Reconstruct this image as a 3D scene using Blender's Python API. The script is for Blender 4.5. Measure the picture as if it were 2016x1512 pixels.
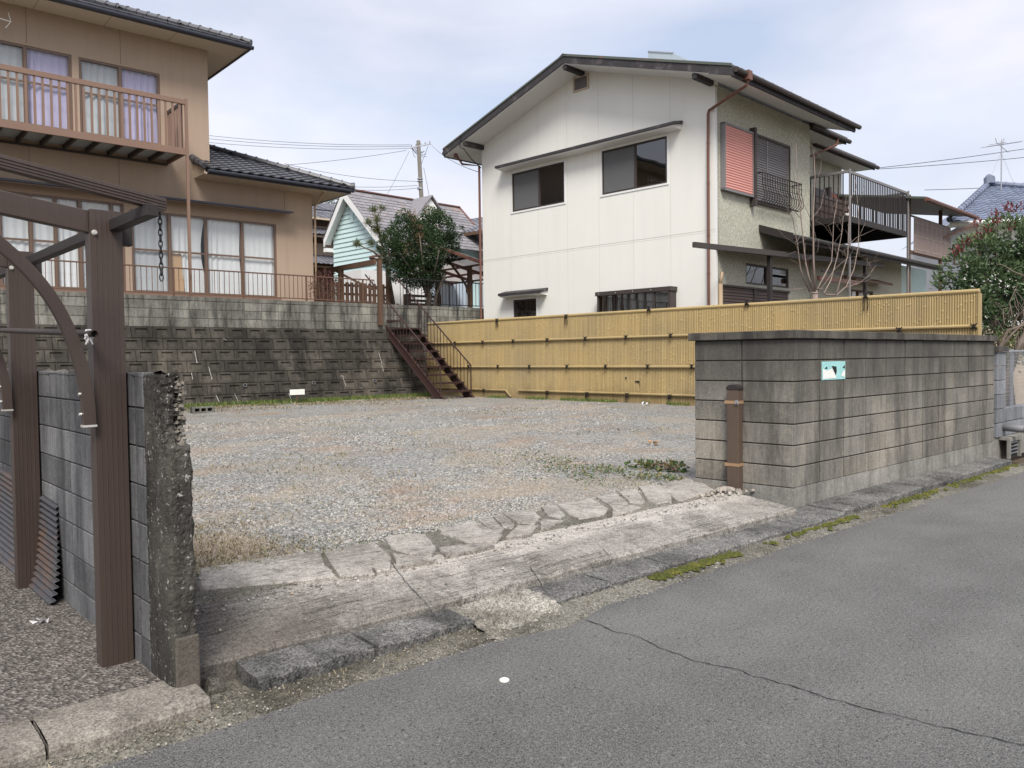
import bpy, math, random
import numpy as np
from mathutils import Vector, Matrix
random.seed(7); RNG = np.random.default_rng(7)
sc = bpy.context.scene
R = math.radians
for o in list(bpy.data.objects): bpy.data.objects.remove(o)

# ---------------------------------------------------------------- camera
FPX, CH = 1600.0, 1.5
_p, _r = R(1.86), R(-.675)
_F = Vector((0, math.cos(_p), -math.sin(_p))); _U = Vector((0, math.sin(_p), math.cos(_p))); _R = Vector((1, 0, 0))
CR = _R*math.cos(_r) + _U*math.sin(_r); CU = -_R*math.sin(_r) + _U*math.cos(_r); CF = _F
CAMP = Vector((0, 0, CH))
cd = bpy.data.cameras.new('camera'); cam = bpy.data.objects.new('camera', cd); sc.collection.objects.link(cam)
cam.matrix_world = Matrix(((CR.x, CU.x, -CF.x, 0), (CR.y, CU.y, -CF.y, 0), (CR.z, CU.z, -CF.z, CH), (0, 0, 0, 1)))
cd.sensor_width = 36; cd.lens = FPX/2016*36; cd.clip_start = .05; cd.clip_end = 2000
sc.camera = cam

# ---------------------------------------------------------------- sky, sun, exposure
SUN_EL, SUN_AZ = 50, 178          # azimuth measured from +Y clockwise (behind the camera, to the right)
wd = bpy.data.worlds.new('World'); sc.world = wd; wd.use_nodes = True
wt = wd.node_tree; wt.nodes.clear()
def wn(t): return wt.nodes.new(t)
out = wn('ShaderNodeOutputWorld'); bg = wn('ShaderNodeBackground'); wt.links.new(bg.outputs[0], out.inputs[0])
sky = wn('ShaderNodeTexSky'); sky.sky_type = 'NISHITA'; sky.sun_disc = False
sky.sun_elevation = R(SUN_EL); sky.sun_rotation = R(SUN_AZ); sky.air_density = 1.2; sky.dust_density = 2.5; sky.ozone_density = 1.5
tc = wn('ShaderNodeTexCoord'); mp = wn('ShaderNodeMapping'); mp.inputs['Scale'].default_value = (1, 1, 2.6); mp.inputs['Location'].default_value = (3.2, 1.7, .3)
wt.links.new(tc.outputs['Generated'], mp.inputs[0])
nz = wn('ShaderNodeTexNoise'); nz.inputs['Scale'].default_value = 1.7; nz.inputs['Detail'].default_value = 7; nz.inputs['Roughness'].default_value = .52; nz.inputs['Distortion'].default_value = .35
wt.links.new(mp.outputs[0], nz.inputs['Vector'])
rp = wn('ShaderNodeValToRGB'); rp.color_ramp.elements[0].position = .36; rp.color_ramp.elements[0].color = (.48, .48, .48, 1); rp.color_ramp.elements[1].position = .62; rp.color_ramp.elements[1].color = (.96, .96, .96, 1)
wt.links.new(nz.outputs[0], rp.inputs[0])
nz2 = wn('ShaderNodeTexNoise'); nz2.inputs['Scale'].default_value = 3.3; nz2.inputs['Detail'].default_value = 5
wt.links.new(mp.outputs[0], nz2.inputs['Vector'])
rp2 = wn('ShaderNodeValToRGB'); rp2.color_ramp.elements[0].position = .3; rp2.color_ramp.elements[0].color = (4.0, 4.1, 4.75, 1); rp2.color_ramp.elements[1].position = .72; rp2.color_ramp.elements[1].color = (5.4, 5.35, 5.8, 1)
wt.links.new(nz2.outputs[0], rp2.inputs[0])
mx = wn('ShaderNodeMix'); mx.data_type = 'RGBA'; wt.links.new(rp.outputs[0], mx.inputs[0]); wt.links.new(sky.outputs[0], mx.inputs[6]); wt.links.new(rp2.outputs[0], mx.inputs[7])
wt.links.new(mx.outputs[2], bg.inputs['Color']); bg.inputs['Strength'].default_value = .10
sl = bpy.data.lights.new('sun', 'SUN'); sl.energy = 2.2; sl.angle = R(22); sl.color = (1, .96, .91)
so = bpy.data.objects.new('sun', sl); sc.collection.objects.link(so)
_d = Vector((math.sin(R(SUN_AZ))*math.cos(R(SUN_EL)), math.cos(R(SUN_AZ))*math.cos(R(SUN_EL)), math.sin(R(SUN_EL))))
so.rotation_euler = _d.to_track_quat('Z', 'Y').to_euler()
sc.view_settings.view_transform = 'Standard'; sc.view_settings.look = 'None'; sc.view_settings.exposure = 0.95; sc.view_settings.gamma = 1
sc.cycles.max_bounces = 8; sc.cycles.transparent_max_bounces = 16; sc.cycles.caustics_reflective = False; sc.cycles.caustics_refractive = False

# ---------------------------------------------------------------- frames: vertical planes measured from the photograph
def ray(X, Y): return CF + CR*((X-1008)/FPX) - CU*((Y-756)/FPX)
def gz(X, Y, z):
    d = ray(X, Y); return CAMP + d*((z-CH)/d.z)
class Fr:
    def __init__(s, P, th):
        s.P = Vector((P[0], P[1], 0)); a = R(th); s.th = a; s.a = Vector((math.cos(a), math.sin(a), 0)); s.n = Vector((-math.sin(a), math.cos(a), 0))
    def px(s, X, Y, y=0):
        d = ray(X, Y); t = ((s.P + s.n*y - CAMP).dot(s.n))/d.dot(s.n); q = CAMP + d*t - s.P; return q.dot(s.a), q.z
    def gx(s, X, Y, z): q = gz(X, Y, z) - s.P; return q.dot(s.a), q.dot(s.n)
    def w(s, x, y, z=0): return s.P + s.a*x + s.n*y + Vector((0, 0, z))
    def loc(s, q): q = Vector(q) - s.P; return q.dot(s.a), q.dot(s.n), q.z
W = Fr((0, 0), 0)
K = Fr((.39, 4.64), 42)                       # along the road edge
RT = Fr((-5.03, 19.7), 41)                    # foot of the retaining wall
FN = Fr((3.7, 16.81), -44.7)                  # bamboo fence
HS = Fr((4.83, 17.94), -45)                   # white gable
SD = Fr(HS.w(-.37, 0), 45)                    # its side wall (HS: x = -.37 - y, y = x)
WR = Fr(gz(1563, 1015, 0), 42.6)              # right block wall, road face
WL = Fr(gz(1563, 1015, 0), -44.3)             # right block wall, gate face

# ---------------------------------------------------------------- meshes and objects
class MB:
    def __init__(s, xf=None): s.v = []; s.f = []; s.t = []; s.xf = xf
    def P(s, p):
        p = tuple(p); s.v.append(s.xf(p) if s.xf else p); return len(s.v)-1
    def face(s, pts, t=.5): s.f.append([s.P(p) for p in pts]); s.t.append(t)
    def idx(s, ids, t=.5): s.f.append(list(ids)); s.t.append(t)
    def box(s, x0, x1, y0, y1, z0, z1, t=.5):
        i = [s.P(p) for p in ((x0,y0,z0),(x1,y0,z0),(x1,y1,z0),(x0,y1,z0),(x0,y0,z1),(x1,y0,z1),(x1,y1,z1),(x0,y1,z1))]
        for f in ((3,2,1,0),(4,5,6,7),(0,1,5,4),(1,2,6,5),(2,3,7,6),(3,0,4,7)): s.idx([i[k] for k in f], t)
    def prism(s, poly, d, t=.5):
        """poly: 3D points in one plane; d: extrusion vector"""
        n = len(poly); a = [s.P(p) for p in poly]; b = [s.P((p[0]+d[0], p[1]+d[1], p[2]+d[2])) for p in poly]
        s.idx(a[::-1], t); s.idx(b, t)
        for k in range(n): s.idx((a[k], a[(k+1) % n], b[(k+1) % n], b[k]), t)
    def bar(s, p, q, w, h, up=(0,0,1), t=.5):
        p = Vector(p); q = Vector(q); d = (q-p).normalized(); u = Vector(up)
        if abs(d.dot(u)) > .98: u = Vector((0,1,0))
        r = d.cross(u).normalized()*w/2; u = r.cross(d).normalized()*h/2
        i = [s.P(c + e) for c in (p, q) for e in (-r-u, r-u, r+u, -r+u)]
        for f in ((0,1,2,3),(7,6,5,4),(0,4,5,1),(1,5,6,2),(2,6,7,3),(3,7,4,0)): s.idx([i[k] for k in f], t)
    def tube(s, pts, r, n=8, t=.5, cap=True):
        pts = [Vector(p) for p in pts]; m = len(pts); rs = r if isinstance(r, (list, tuple)) else [r]*m; rings = []; prev = None
        for k in range(m):
            d = (pts[min(k+1, m-1)] - pts[max(k-1, 0)])
            d = d.normalized() if d.length > 1e-9 else Vector((0,0,1))
            if prev is None:
                u = Vector((0,0,1)) if abs(d.z) < .9 else Vector((1,0,0)); a = d.cross(u).normalized()
            else: a = (prev - d*prev.dot(d)).normalized()
            prev = a; b = d.cross(a)
            rings.append([s.P(pts[k] + (a*math.cos(2*math.pi*j/n) + b*math.sin(2*math.pi*j/n))*rs[k]) for j in range(n)])
        for k in range(m-1):
            for j in range(n): s.idx((rings[k][j], rings[k][(j+1) % n], rings[k+1][(j+1) % n], rings[k+1][j]), t)
        if cap: s.idx(rings[0][::-1], t); s.idx(rings[-1], t)
    def grid(s, fn, nu, nv, t=.5):
        ids = [[s.P(fn(i, j)) for j in range(nv+1)] for i in range(nu+1)]
        for i in range(nu):
            for j in range(nv): s.idx((ids[i][j], ids[i+1][j], ids[i+1][j+1], ids[i][j+1]), t)
    def blob(s, c, rx, ry, rz, t=.5, j=.25, rot=None):
        """a small angular stone"""
        a = rot if rot is not None else random.random()*6.3; ca, sa = math.cos(a), math.sin(a); i = []
        for (x, y, z) in ((1,0,-.3),(.3,.9,-.4),(-.8,.5,-.3),(-.7,-.6,-.4),(.4,-.9,-.3),(.5,.3,.7),(-.4,.5,.8),(-.3,-.5,.7)):
            x *= rx*(1+random.uniform(-j, j)); y *= ry*(1+random.uniform(-j, j)); z *= rz*(1+random.uniform(-j, j))
            i.append(s.P((c[0]+x*ca-y*sa, c[1]+x*sa+y*ca, c[2]+z)))
        for f in ((0,1,5),(1,6,5),(1,2,6),(2,3,7,6),(3,4,7),(4,0,5,7),(5,6,7)): s.idx([i[k] for k in f], t)
    def wall(s, x0, x1, z0, z1, holes, y0, y1, t=.5):
        xs = sorted({x0, x1, *[min(max(h[k], x0), x1) for h in holes for k in (0, 1)]}); zs = sorted({z0, z1, *[min(max(h[k], z0), z1) for h in holes for k in (2, 3)]})
        def inh(cx, cz): return any(h[0] < cx < h[1] and h[2] < cz < h[3] for h in holes)
        for a in range(len(xs)-1):
            for b in range(len(zs)-1):
                if inh((xs[a]+xs[a+1])/2, (zs[b]+zs[b+1])/2): continue
                A, B, c, d = xs[a], xs[a+1], zs[b], zs[b+1]
                s.face(((A,y0,c),(B,y0,c),(B,y0,d),(A,y0,d)), t); s.face(((B,y1,c),(A,y1,c),(A,y1,d),(B,y1,d)), t)
        for (a, b, c, d) in holes:
            s.face(((a,y0,c),(a,y0,d),(a,y1,d),(a,y1,c)), t); s.face(((b,y0,d),(b,y0,c),(b,y1,c),(b,y1,d)), t)
            s.face(((a,y0,d),(b,y0,d),(b,y1,d),(a,y1,d)), t); s.face(((b,y0,c),(a,y0,c),(a,y1,c),(b,y1,c)), t)
        s.face(((x0,y0,z0),(x0,y0,z1),(x0,y1,z1),(x0,y1,z0)), t); s.face(((x1,y0,z1),(x1,y0,z0),(x1,y1,z0),(x1,y1,z1)), t)
        s.face(((x0,y0,z1),(x1,y0,z1),(x1,y1,z1),(x0,y1,z1)), t)
OFF = {}; FRM = {}
def clean(o, **kw):
    for k, v in kw.items():
        if v: o[k] = v
def thing(name, label, cat, fr, off=(0,0,0), group=None):
    o = bpy.data.objects.new(name, None); sc.collection.objects.link(o); o.empty_display_size = .2
    o.location = fr.w(*off); o.rotation_euler = (0, 0, fr.th); clean(o, label=label, category=cat, group=group)
    OFF[o] = off; FRM[o] = fr; return o
def mesh_of(mb, name, mat, off, smooth=False):
    me = bpy.data.meshes.new(name); o = Vector(off)
    v = np.array(mb.v, dtype=float) - np.array(off, dtype=float)
    me.from_pydata(v.tolist(), [], mb.f); me.materials.append(mat)
    at = me.attributes.new('tone', 'FLOAT', 'FACE'); at.data.foreach_set('value', np.array(mb.t, dtype=np.float32))
    if smooth: me.polygons.foreach_set('use_smooth', [True]*len(me.polygons))
    me.update(); return me
def fix(me):
    import bmesh
    b = bmesh.new(); b.from_mesh(me); bmesh.ops.recalc_face_normals(b, faces=b.faces); b.to_mesh(me); b.free()
def build(mb, name, mat, parent=None, fr=None, off=(0,0,0), bevel=0, smooth=False, label=None, cat=None, group=None, kind=None, recalc=True):
    if parent is not None: off = OFF[parent]; fr = FRM[parent]
    fr = fr or W
    me = mesh_of(mb, name, mat, off, smooth)
    if recalc: fix(me)
    o = bpy.data.objects.new(name, me); sc.collection.objects.link(o)
    if parent is not None: o.parent = parent
    else: o.location = fr.w(*off); o.rotation_euler = (0, 0, fr.th)
    if bevel:
        m = o.modifiers.new('bevel', 'BEVEL'); m.width = bevel; m.segments = 2; m.limit_method = 'ANGLE'; m.angle_limit = R(40)
    clean(o, label=label, category=cat, group=group, kind=kind); OFF[o] = off; FRM[o] = fr; return o
# ---------------------------------------------------------------- materials
class NT:
    def __init__(s, name):
        s.m = bpy.data.materials.new(name); s.m.use_nodes = True; s.t = s.m.node_tree; s.b = s.t.nodes['Principled BSDF']; s.o = s.t.nodes['Material Output']
        s.tc = s.t.nodes.new('ShaderNodeTexCoord'); s.co = s.tc.outputs['Object']
    def n(s, ty, **kw):
        x = s.t.nodes.new(ty)
        for k, v in kw.items():
            if hasattr(x, k) and not k[0].isupper(): setattr(x, k, v)
        return x
    def L(s, a, b): s.t.links.new(a, b)
    def put(s, sock, v):
        if hasattr(v, 'is_linked') or isinstance(v, bpy.types.NodeSocket): s.L(v, sock)
        else: sock.default_value = v
    def map(s, scale=(1,1,1), rot=(0,0,0), vec=None):
        x = s.t.nodes.new('ShaderNodeMapping'); x.inputs['Scale'].default_value = scale; x.inputs['Rotation'].default_value = rot; s.L(vec or s.co, x.inputs[0]); return x.outputs[0]
    def noise(s, scale, detail=4, vec=None, rough=.55, dist=0):
        x = s.t.nodes.new('ShaderNodeTexNoise'); x.inputs['Scale'].default_value = scale; x.inputs['Detail'].default_value = detail; x.inputs['Roughness'].default_value = rough; x.inputs['Distortion'].default_value = dist
        s.L(vec or s.co, x.inputs['Vector']); return x.outputs[0]
    def vor(s, scale, vec=None, feat='F1', out=0, rnd=1):
        x = s.t.nodes.new('ShaderNodeTexVoronoi'); x.feature = feat; x.inputs['Scale'].default_value = scale; x.inputs['Randomness'].default_value = rnd; s.L(vec or s.co, x.inputs['Vector']); return x.outputs[out]
    def ramp(s, fac, stops, interp='LINEAR'):
        x = s.t.nodes.new('ShaderNodeValToRGB'); cr = x.color_ramp; cr.interpolation = interp
        while len(cr.elements) < len(stops): cr.elements.new(.5)
        for e, (p, c) in zip(cr.elements, stops):
            e.position = p; e.color = (c, c, c, 1) if isinstance(c, (int, float)) else (*c, 1)
        s.L(fac, x.inputs[0]); return x.outputs[0]
    def math(s, op, a, b=0, c=0, clamp=False):
        x = s.t.nodes.new('ShaderNodeMath'); x.operation = op; x.use_clamp = clamp
        for k, v in enumerate((a, b, c)): s.put(x.inputs[k], v)
        return x.outputs[0]
    def mix(s, fac, a, b, mode='MIX'):
        x = s.t.nodes.new('ShaderNodeMix'); x.data_type = 'RGBA'; x.blend_type = mode; s.put(x.inputs[0], fac)
        for k, v in ((6, a), (7, b)): s.put(x.inputs[k], (*v, 1) if isinstance(v, tuple) and len(v) == 3 else v)
        return x.outputs[2]
    def scale(s, col, fac):
        x = s.t.nodes.new('ShaderNodeVectorMath'); x.operation = 'SCALE'; s.put(x.inputs[0], col if not isinstance(col, tuple) else col[:3]); s.put(x.inputs[3], fac); return x.outputs[0]
    def hi(s, scale, lo=.36, hi=.64, detail=3, vec=None): return s.ramp(s.noise(scale, detail, vec, .75), [(lo, 0), (hi, 1)])
    def attr(s, nm='tone'):
        x = s.t.nodes.new('ShaderNodeAttribute'); x.attribute_name = nm; return x.outputs['Fac']
    def sep(s, vec=None):
        x = s.t.nodes.new('ShaderNodeSeparateXYZ'); s.L(vec or s.co, x.inputs[0]); return x.outputs
    def bump(s, h, strength=.4, dist=.01, prev=None):
        x = s.t.nodes.new('ShaderNodeBump'); x.inputs['Strength'].default_value = strength; x.inputs['Distance'].default_value = dist; s.L(h, x.inputs['Height'])
        if prev: s.L(prev, x.inputs['Normal'])
        return x.outputs[0]
    def fin(s, col, rough=.7, spec=.3, bump=None, metal=0):
        s.put(s.b.inputs['Base Color'], (*col, 1) if isinstance(col, tuple) else col); s.put(s.b.inputs['Roughness'], rough); s.b.inputs['Specular IOR Level'].default_value = spec; s.b.inputs['Metallic'].default_value = metal
        if bump is not None: s.L(bump, s.b.inputs['Normal'])
        return s.m
def surf(name, col, var=.15, vs=1.5, fine=.12, fs=45, tone=.0, streak=0., col2=None, c2s=1.2, c2lo=.5, c2hi=.7, rough=.75, spec=.3, bump=.3, bs=60, bd=.004, metal=0, grain=0, gaxis=2):
    """paint, plaster, concrete: a base colour broken up by large patches, fine grain, per-piece tone, run-down streaks and a second colour in patches"""
    n = NT(name); f = n.math('ADD', 1, n.math('MULTIPLY', n.math('SUBTRACT', n.noise(vs, 5), .5), 2*var))
    f = n.math('ADD', f, n.math('MULTIPLY', n.math('SUBTRACT', n.hi(fs), .5), 1.6*fine))
    if tone: f = n.math('ADD', f, n.math('MULTIPLY', n.math('SUBTRACT', n.attr(), .5), 2*tone))
    if grain:
        sc_ = [60, 60, 60]; sc_[gaxis] = 1.2
        f = n.math('ADD', f, n.math('MULTIPLY', n.math('SUBTRACT', n.noise(1, 3, n.map(tuple(sc_))), .5), 2*grain))
    if streak:
        st = n.ramp(n.noise(1, 4, n.map((5, 5, .35)), rough=.65), [(.46, 0), (.7, 1)])
        f = n.math('SUBTRACT', f, n.math('MULTIPLY', st, streak))
    c = col
    if col2: c = n.mix(n.ramp(n.noise(c2s, 6, rough=.65), [(c2lo, 0), (c2hi, 1)]), col, col2)
    else: c = (*col,)
    cc = n.scale(c, f)
    b = n.bump(n.noise(bs, 4, rough=.65), bump, bd) if bump else None
    return n.fin(cc, rough, spec, b, metal)
M = {}
M['tan'] = surf('tan_render', (.40, .305, .228), .07, .7, .10, 70, streak=.06, bump=.35, bs=110, bd=.004, rough=.85, spec=.2)
M['soffit'] = surf('cream_soffit', (.52, .43, .32), .06, 1, .04, 40, bump=0, rough=.7)
M['whitewall'] = surf('white_siding', (.76, .75, .69), .05, .8, .035, 50, streak=.03, bump=.3, bs=90, bd=.003, rough=.75)
M['siding_joint'] = surf('siding_joint', (.55, .535, .48), .05, 1, .05, 30, bump=0, rough=.8)
M['whitepaint'] = surf('white_paint', (.74, .74, .72), .05, 1, .05, 30, bump=0, rough=.6)
M['darkwood'] = surf('weathered_dark_wood', (.045, .041, .043), .3, 3, .3, 30, grain=.4, gaxis=0, bump=.3, bs=40, rough=.7, col2=(.13, .12, .12), c2s=3, c2lo=.55, c2hi=.75)
M['gutterblack'] = surf('black_gutter', (.022, .024, .034), .1, 2, .1, 30, bump=0, rough=.35, spec=.5)
M['brownpipe'] = surf('brown_pipe', (.16, .075, .055), .12, 3, .1, 40, bump=0, rough=.45)
M['tanpipe'] = surf('tan_pipe', (.42, .31, .2), .1, 3, .05, 40, bump=0, rough=.5)
M['alubrown'] = surf('brown_aluminium', (.060, .042, .034), .12, 1.5, .06, 60, grain=.22, gaxis=2, bump=0, rough=.42, spec=.45)
M['aludark'] = surf('dark_bronze_aluminium', (.034, .029, .028), .15, 2, .1, 50, bump=0, rough=.6, spec=.25)
M['alutan'] = surf('tan_bronze_aluminium', (.215, .135, .095), .08, 2, .05, 60, bump=0, rough=.42, spec=.45)
M['sash'] = surf('bronze_sash', (.16, .105, .075), .08, 2, .04, 60, bump=0, rough=.4, spec=.45)
M['sashdark'] = surf('dark_sash', (.058, .047, .043), .08, 2, .04, 60, bump=0, rough=.55, spec=.3)
M['rail'] = surf('brown_rail_paint', (.125, .072, .05), .15, 3, .1, 60, bump=0, rough=.5)
M['stairpaint'] = surf('maroon_steel_paint', (.044, .023, .021), .2, 2, .12, 40, bump=.15, bs=50, rough=.5, spec=.4, col2=(.10, .045, .03), c2s=5, c2lo=.6, c2hi=.75)
M['black'] = surf('black_metal', (.016, .016, .018), .1, 2, .1, 40, bump=0, rough=.45)
M['salmon'] = surf('salmon_panel', (.61, .28, .235), .06, 1.5, .05, 40, bump=0, rough=.55)
M['greyshutter'] = surf('grey_shutter', (.20, .19, .19), .06, 1.5, .05, 40, bump=0, rough=.5)
M['brownshutter'] = surf('brown_shutter', (.085, .062, .052), .06, 1.5, .05, 40, bump=0, rough=.5)
M['galv'] = surf('galvanised_metal', (.42, .43, .45), .15, 4, .1, 40, bump=0, rough=.4, metal=.6)
M['bolt'] = surf('bright_bolt', (.7, .68, .62), .05, 4, .05, 40, bump=0, rough=.35, metal=.5)
M['gatepost'] = surf('brown_gate_case', (.10, .07, .052), .08, 2, .05, 60, grain=.1, bump=0, rough=.4, spec=.45)
M['strap'] = surf('tan_strap', (.33, .21, .12), .1, 5, .1, 60, bump=0, rough=.6)
M['rope'] = surf('black_rope', (.015, .013, .012), .2, 20, .3, 90, bump=0, rough=.9)
M['cloth'] = surf('white_cloth', (.62, .6, .6), .2, 25, .2, 70, bump=.3, bs=90, rough=.95)
M['cardboard'] = surf('cardboard', (.5, .33, .19), .06, 3, .05, 40, bump=0, rough=.9)
M['mint'] = surf('mint_siding', (.53, .68, .665), .05, .5, .03, 30, tone=.02, bump=0, rough=.6)
M['greywall'] = surf('blue_grey_wall', (.46, .5, .57), .06, .6, .05, 20, streak=.1, bump=0, rough=.8)
M['bluepanel'] = surf('pale_blue_panel', (.52, .6, .68), .05, .6, .03, 20, bump=0, rough=.5)
M['brownwood'] = surf('brown_timber', (.11, .065, .042), .2, 2, .2, 30, grain=.2, bump=0, rough=.75)
M['bark'] = surf('grey_bark', (.15, .12, .095), .3, 6, .25, 50, bump=.6, bs=30, bd=.01, rough=.9)
M['barktwig'] = surf('pale_reddish_twig', (.25, .195, .165), .25, 5, .2, 60, bump=.2, bs=40, rough=.8)
M['drain'] = surf('drain_opening', (.02, .02, .02), .1, 4, .1, 40, bump=0, rough=.8)
M['pvc'] = surf('grey_pvc', (.19, .19, .195), .06, 4, .05, 40, bump=0, rough=.5)
M['kawara'] = surf('grey_glazed_tile', (.062, .062, .07), .2, 1.5, .1, 30, tone=.22, bump=0, rough=.38, spec=.5)
M['kawara_blue'] = surf('blue_grey_tile', (.16, .185, .25), .15, 1.5, .08, 30, tone=.2, bump=0, rough=.4, spec=.5)
M['kawara_pale'] = surf('weathered_grey_tile', (.17, .17, .19), .3, 2, .2, 20, tone=.25, bump=0, rough=.6)
M['metalroof'] = surf('painted_metal_roof', (.10, .115, .095), .2, 2, .1, 30, bump=0, rough=.5, col2=(.21, .10, .08), c2s=3, c2lo=.56, c2hi=.7)
M['slate'] = surf('brown_slate_roof', (.235, .225, .235), .16, 1.5, .12, 12, tone=.16, bump=0, rough=.8, col2=(.35, .24, .18), c2s=.8, c2lo=.55, c2hi=.75)
M['polycarb_panel'] = surf('brown_polycarbonate', (.215, .165, .145), .1, 1, .05, 30, grain=.12, bump=0, rough=.4, spec=.5)
M['concpole'] = surf('concrete_pole', (.15, .137, .12), .15, 1.5, .12, 30, streak=.15, bump=0, rough=.85)
M['teal'] = surf('teal_paint_scrap', (.33, .62, .6), .2, 14, .15, 60, bump=.2, bs=60, rough=.7)
M['signwhite'] = surf('white_sign_board', (.8, .8, .74), .04, 5, .04, 40, bump=0, rough=.6)
M['cap'] = surf('cream_marker', (.78, .75, .66), .04, 20, .04, 90, bump=0, rough=.5)
M['leafdry'] = surf('dry_leaf', (.42, .27, .15), .2, 25, .2, 90, bump=0, rough=.8)
M['interior'] = surf('dim_interior', (.05, .048, .045), .1, 1, .05, 20, bump=0, rough=.9)
M['curtain'] = surf('white_curtain', (.70, .715, .71), .05, 2, .03, 50, bump=0, rough=.9, spec=.1)
M['lavender'] = surf('lavender_curtain', (.45, .42, .58), .06, 2, .03, 50, bump=0, rough=.9, spec=.1)
M['greycurtain'] = surf('grey_net_curtain', (.44, .46, .47), .06, 2, .03, 50, bump=0, rough=.9, spec=.1)
M['screen'] = surf('insect_screen', (.12, .12, .12), .08, 2, .03, 120, bump=0, rough=.8, spec=.15)
M['bambooplastic'] = None
def leafmat(name, c0, c1, c2, rough=.5):
    n = NT(name); t = n.attr(); c = n.ramp(t, [(0, c0), (.5, c1), (1, c2)])
    n.fin(c, rough, .35); n.b.inputs['Transmission Weight'].default_value = 0
    tr = n.t.nodes.new('ShaderNodeBsdfTranslucent'); n.L(n.scale(c, 1.2), tr.inputs[0]); ms = n.t.nodes.new('ShaderNodeMixShader'); ms.inputs[0].default_value = .22
    n.L(n.b.outputs[0], ms.inputs[1]); n.L(tr.outputs[0], ms.inputs[2]); n.L(ms.outputs[0], n.o.inputs[0]); return n.m
M['leaf_dark'] = leafmat('dark_evergreen_leaf', (.016, .034, .015), (.036, .07, .026), (.11, .16, .065), .35)
M['leaf_brown'] = leafmat('brown_dead_leaf', (.10, .06, .035), (.17, .10, .055), (.26, .16, .09))
M['leaf_pine'] = leafmat('pine_needle', (.055, .075, .025), (.11, .135, .045), (.20, .21, .075))
M['leaf_mid'] = leafmat('photinia_leaf', (.035, .065, .03), (.085, .135, .06), (.20, .26, .12))
M['leaf_red'] = leafmat('red_photinia_leaf', (.09, .02, .024), (.15, .035, .04), (.23, .07, .06))
M['leaf_maroon'] = leafmat('maroon_leaf', (.05, .015, .018), (.09, .03, .03), (.15, .06, .05))
M['straw'] = leafmat('straw_blade', (.17, .14, .08), (.28, .235, .15), (.42, .37, .26), .8)
M['bamboo_back'] = surf('bamboo_backing', (.26, .185, .085), .1, 2, .1, 40, bump=0, rough=.8)
M['grass'] = leafmat('grass_blade', (.05, .10, .018), (.10, .17, .03), (.28, .26, .09))
M['weeds'] = leafmat('weed_leaf', (.04, .085, .025), (.09, .15, .045), (.30, .20, .08))
def glassmat(name, base=.06, tint=(.97, .98, .98)):
    n = NT(name); n.t.nodes.remove(n.b)
    tr = n.t.nodes.new('ShaderNodeBsdfTransparent'); tr.inputs[0].default_value = (*tint, 1); gl = n.t.nodes.new('ShaderNodeBsdfGlossy'); gl.inputs['Roughness'].default_value = .015
    fr = n.t.nodes.new('ShaderNodeLayerWeight'); fr.inputs['Blend'].default_value = .5
    nb = n.bump(n.noise(.9, 2), .15, .02); n.L(nb, gl.inputs['Normal'])
    f = n.math('ADD', n.math('MULTIPLY', n.math('POWER', fr.outputs['Facing'], 5), .92), base+.035, clamp=True); ms = n.t.nodes.new('ShaderNodeMixShader'); n.L(f, ms.inputs[0]); n.L(tr.outputs[0], ms.inputs[1]); n.L(gl.outputs[0], ms.inputs[2]); n.L(ms.outputs[0], n.o.inputs[0]); return n.m
M['glass'] = glassmat('window_glass', .02); M['glassdark'] = glassmat('tinted_window_glass', .13, (.4, .42, .42))
def clearsheet(name, col, a):
    n = NT(name); n.fin(surfcol := (*col,), .35, .5); tr = n.t.nodes.new('ShaderNodeBsdfTranslucent'); tr.inputs[0].default_value = (*col, 1); ms = n.t.nodes.new('ShaderNodeMixShader'); ms.inputs[0].default_value = a
    n.L(n.b.outputs[0], ms.inputs[1]); n.L(tr.outputs[0], ms.inputs[2]); n.L(ms.outputs[0], n.o.inputs[0]); return n.m
M['polycarb'] = clearsheet('milky_polycarbonate', (.5, .46, .42), .6)
M['polyclear'] = clearsheet('pale_clear_sheet', (.62, .68, .72), .5)

def bamboo():
    n = NT('yellow_bamboo'); f = n.math('ADD', 1, n.math('MULTIPLY', n.math('SUBTRACT', n.attr(), .5), .20)); f = n.math('ADD', f, n.math('MULTIPLY', n.math('SUBTRACT', n.noise(1.3, 4), .5), .16))
    g = n.noise(1, 3, n.map((90, 90, 2))); f = n.math('ADD', f, n.math('MULTIPLY', n.math('SUBTRACT', g, .5), .14))
    c = n.mix(n.ramp(n.noise(.8, 5, rough=.6), [(.42, 0), (.66, 1)]), (.41, .305, .14), (.335, .26, .14))
    z = n.math('ADD', n.sep()[2], n.math('MULTIPLY', n.math('SUBTRACT', n.noise(1.7, 6, n.map((1, 1, .4)), rough=.7), .5), 1.3))
    c = n.mix(n.ramp(z, [(.0, .65), (.38, 0)]), c, (.20, .145, .07))      # mud splashed up from the gravel
    return n.fin(n.scale(c, f), .5, .35)
M['bamboo'] = bamboo()
def stucco():
    n = NT('mottled_stucco'); v = n.noise(34, 4, n.map((1, 1, .8)), rough=.8); c = n.ramp(v, [(.3, (.24, .23, .17)), (.5, (.44, .43, .345)), (.68, (.66, .65, .56))])
    z = n.sep()[2]; f = n.math('ADD', .98, n.math('MULTIPLY', n.math('SUBTRACT', n.noise(.8, 4), .5), .35))
    return n.fin(n.scale(c, f), .85, .2, n.bump(v, .6, .012))
M['stucco'] = stucco()
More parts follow.
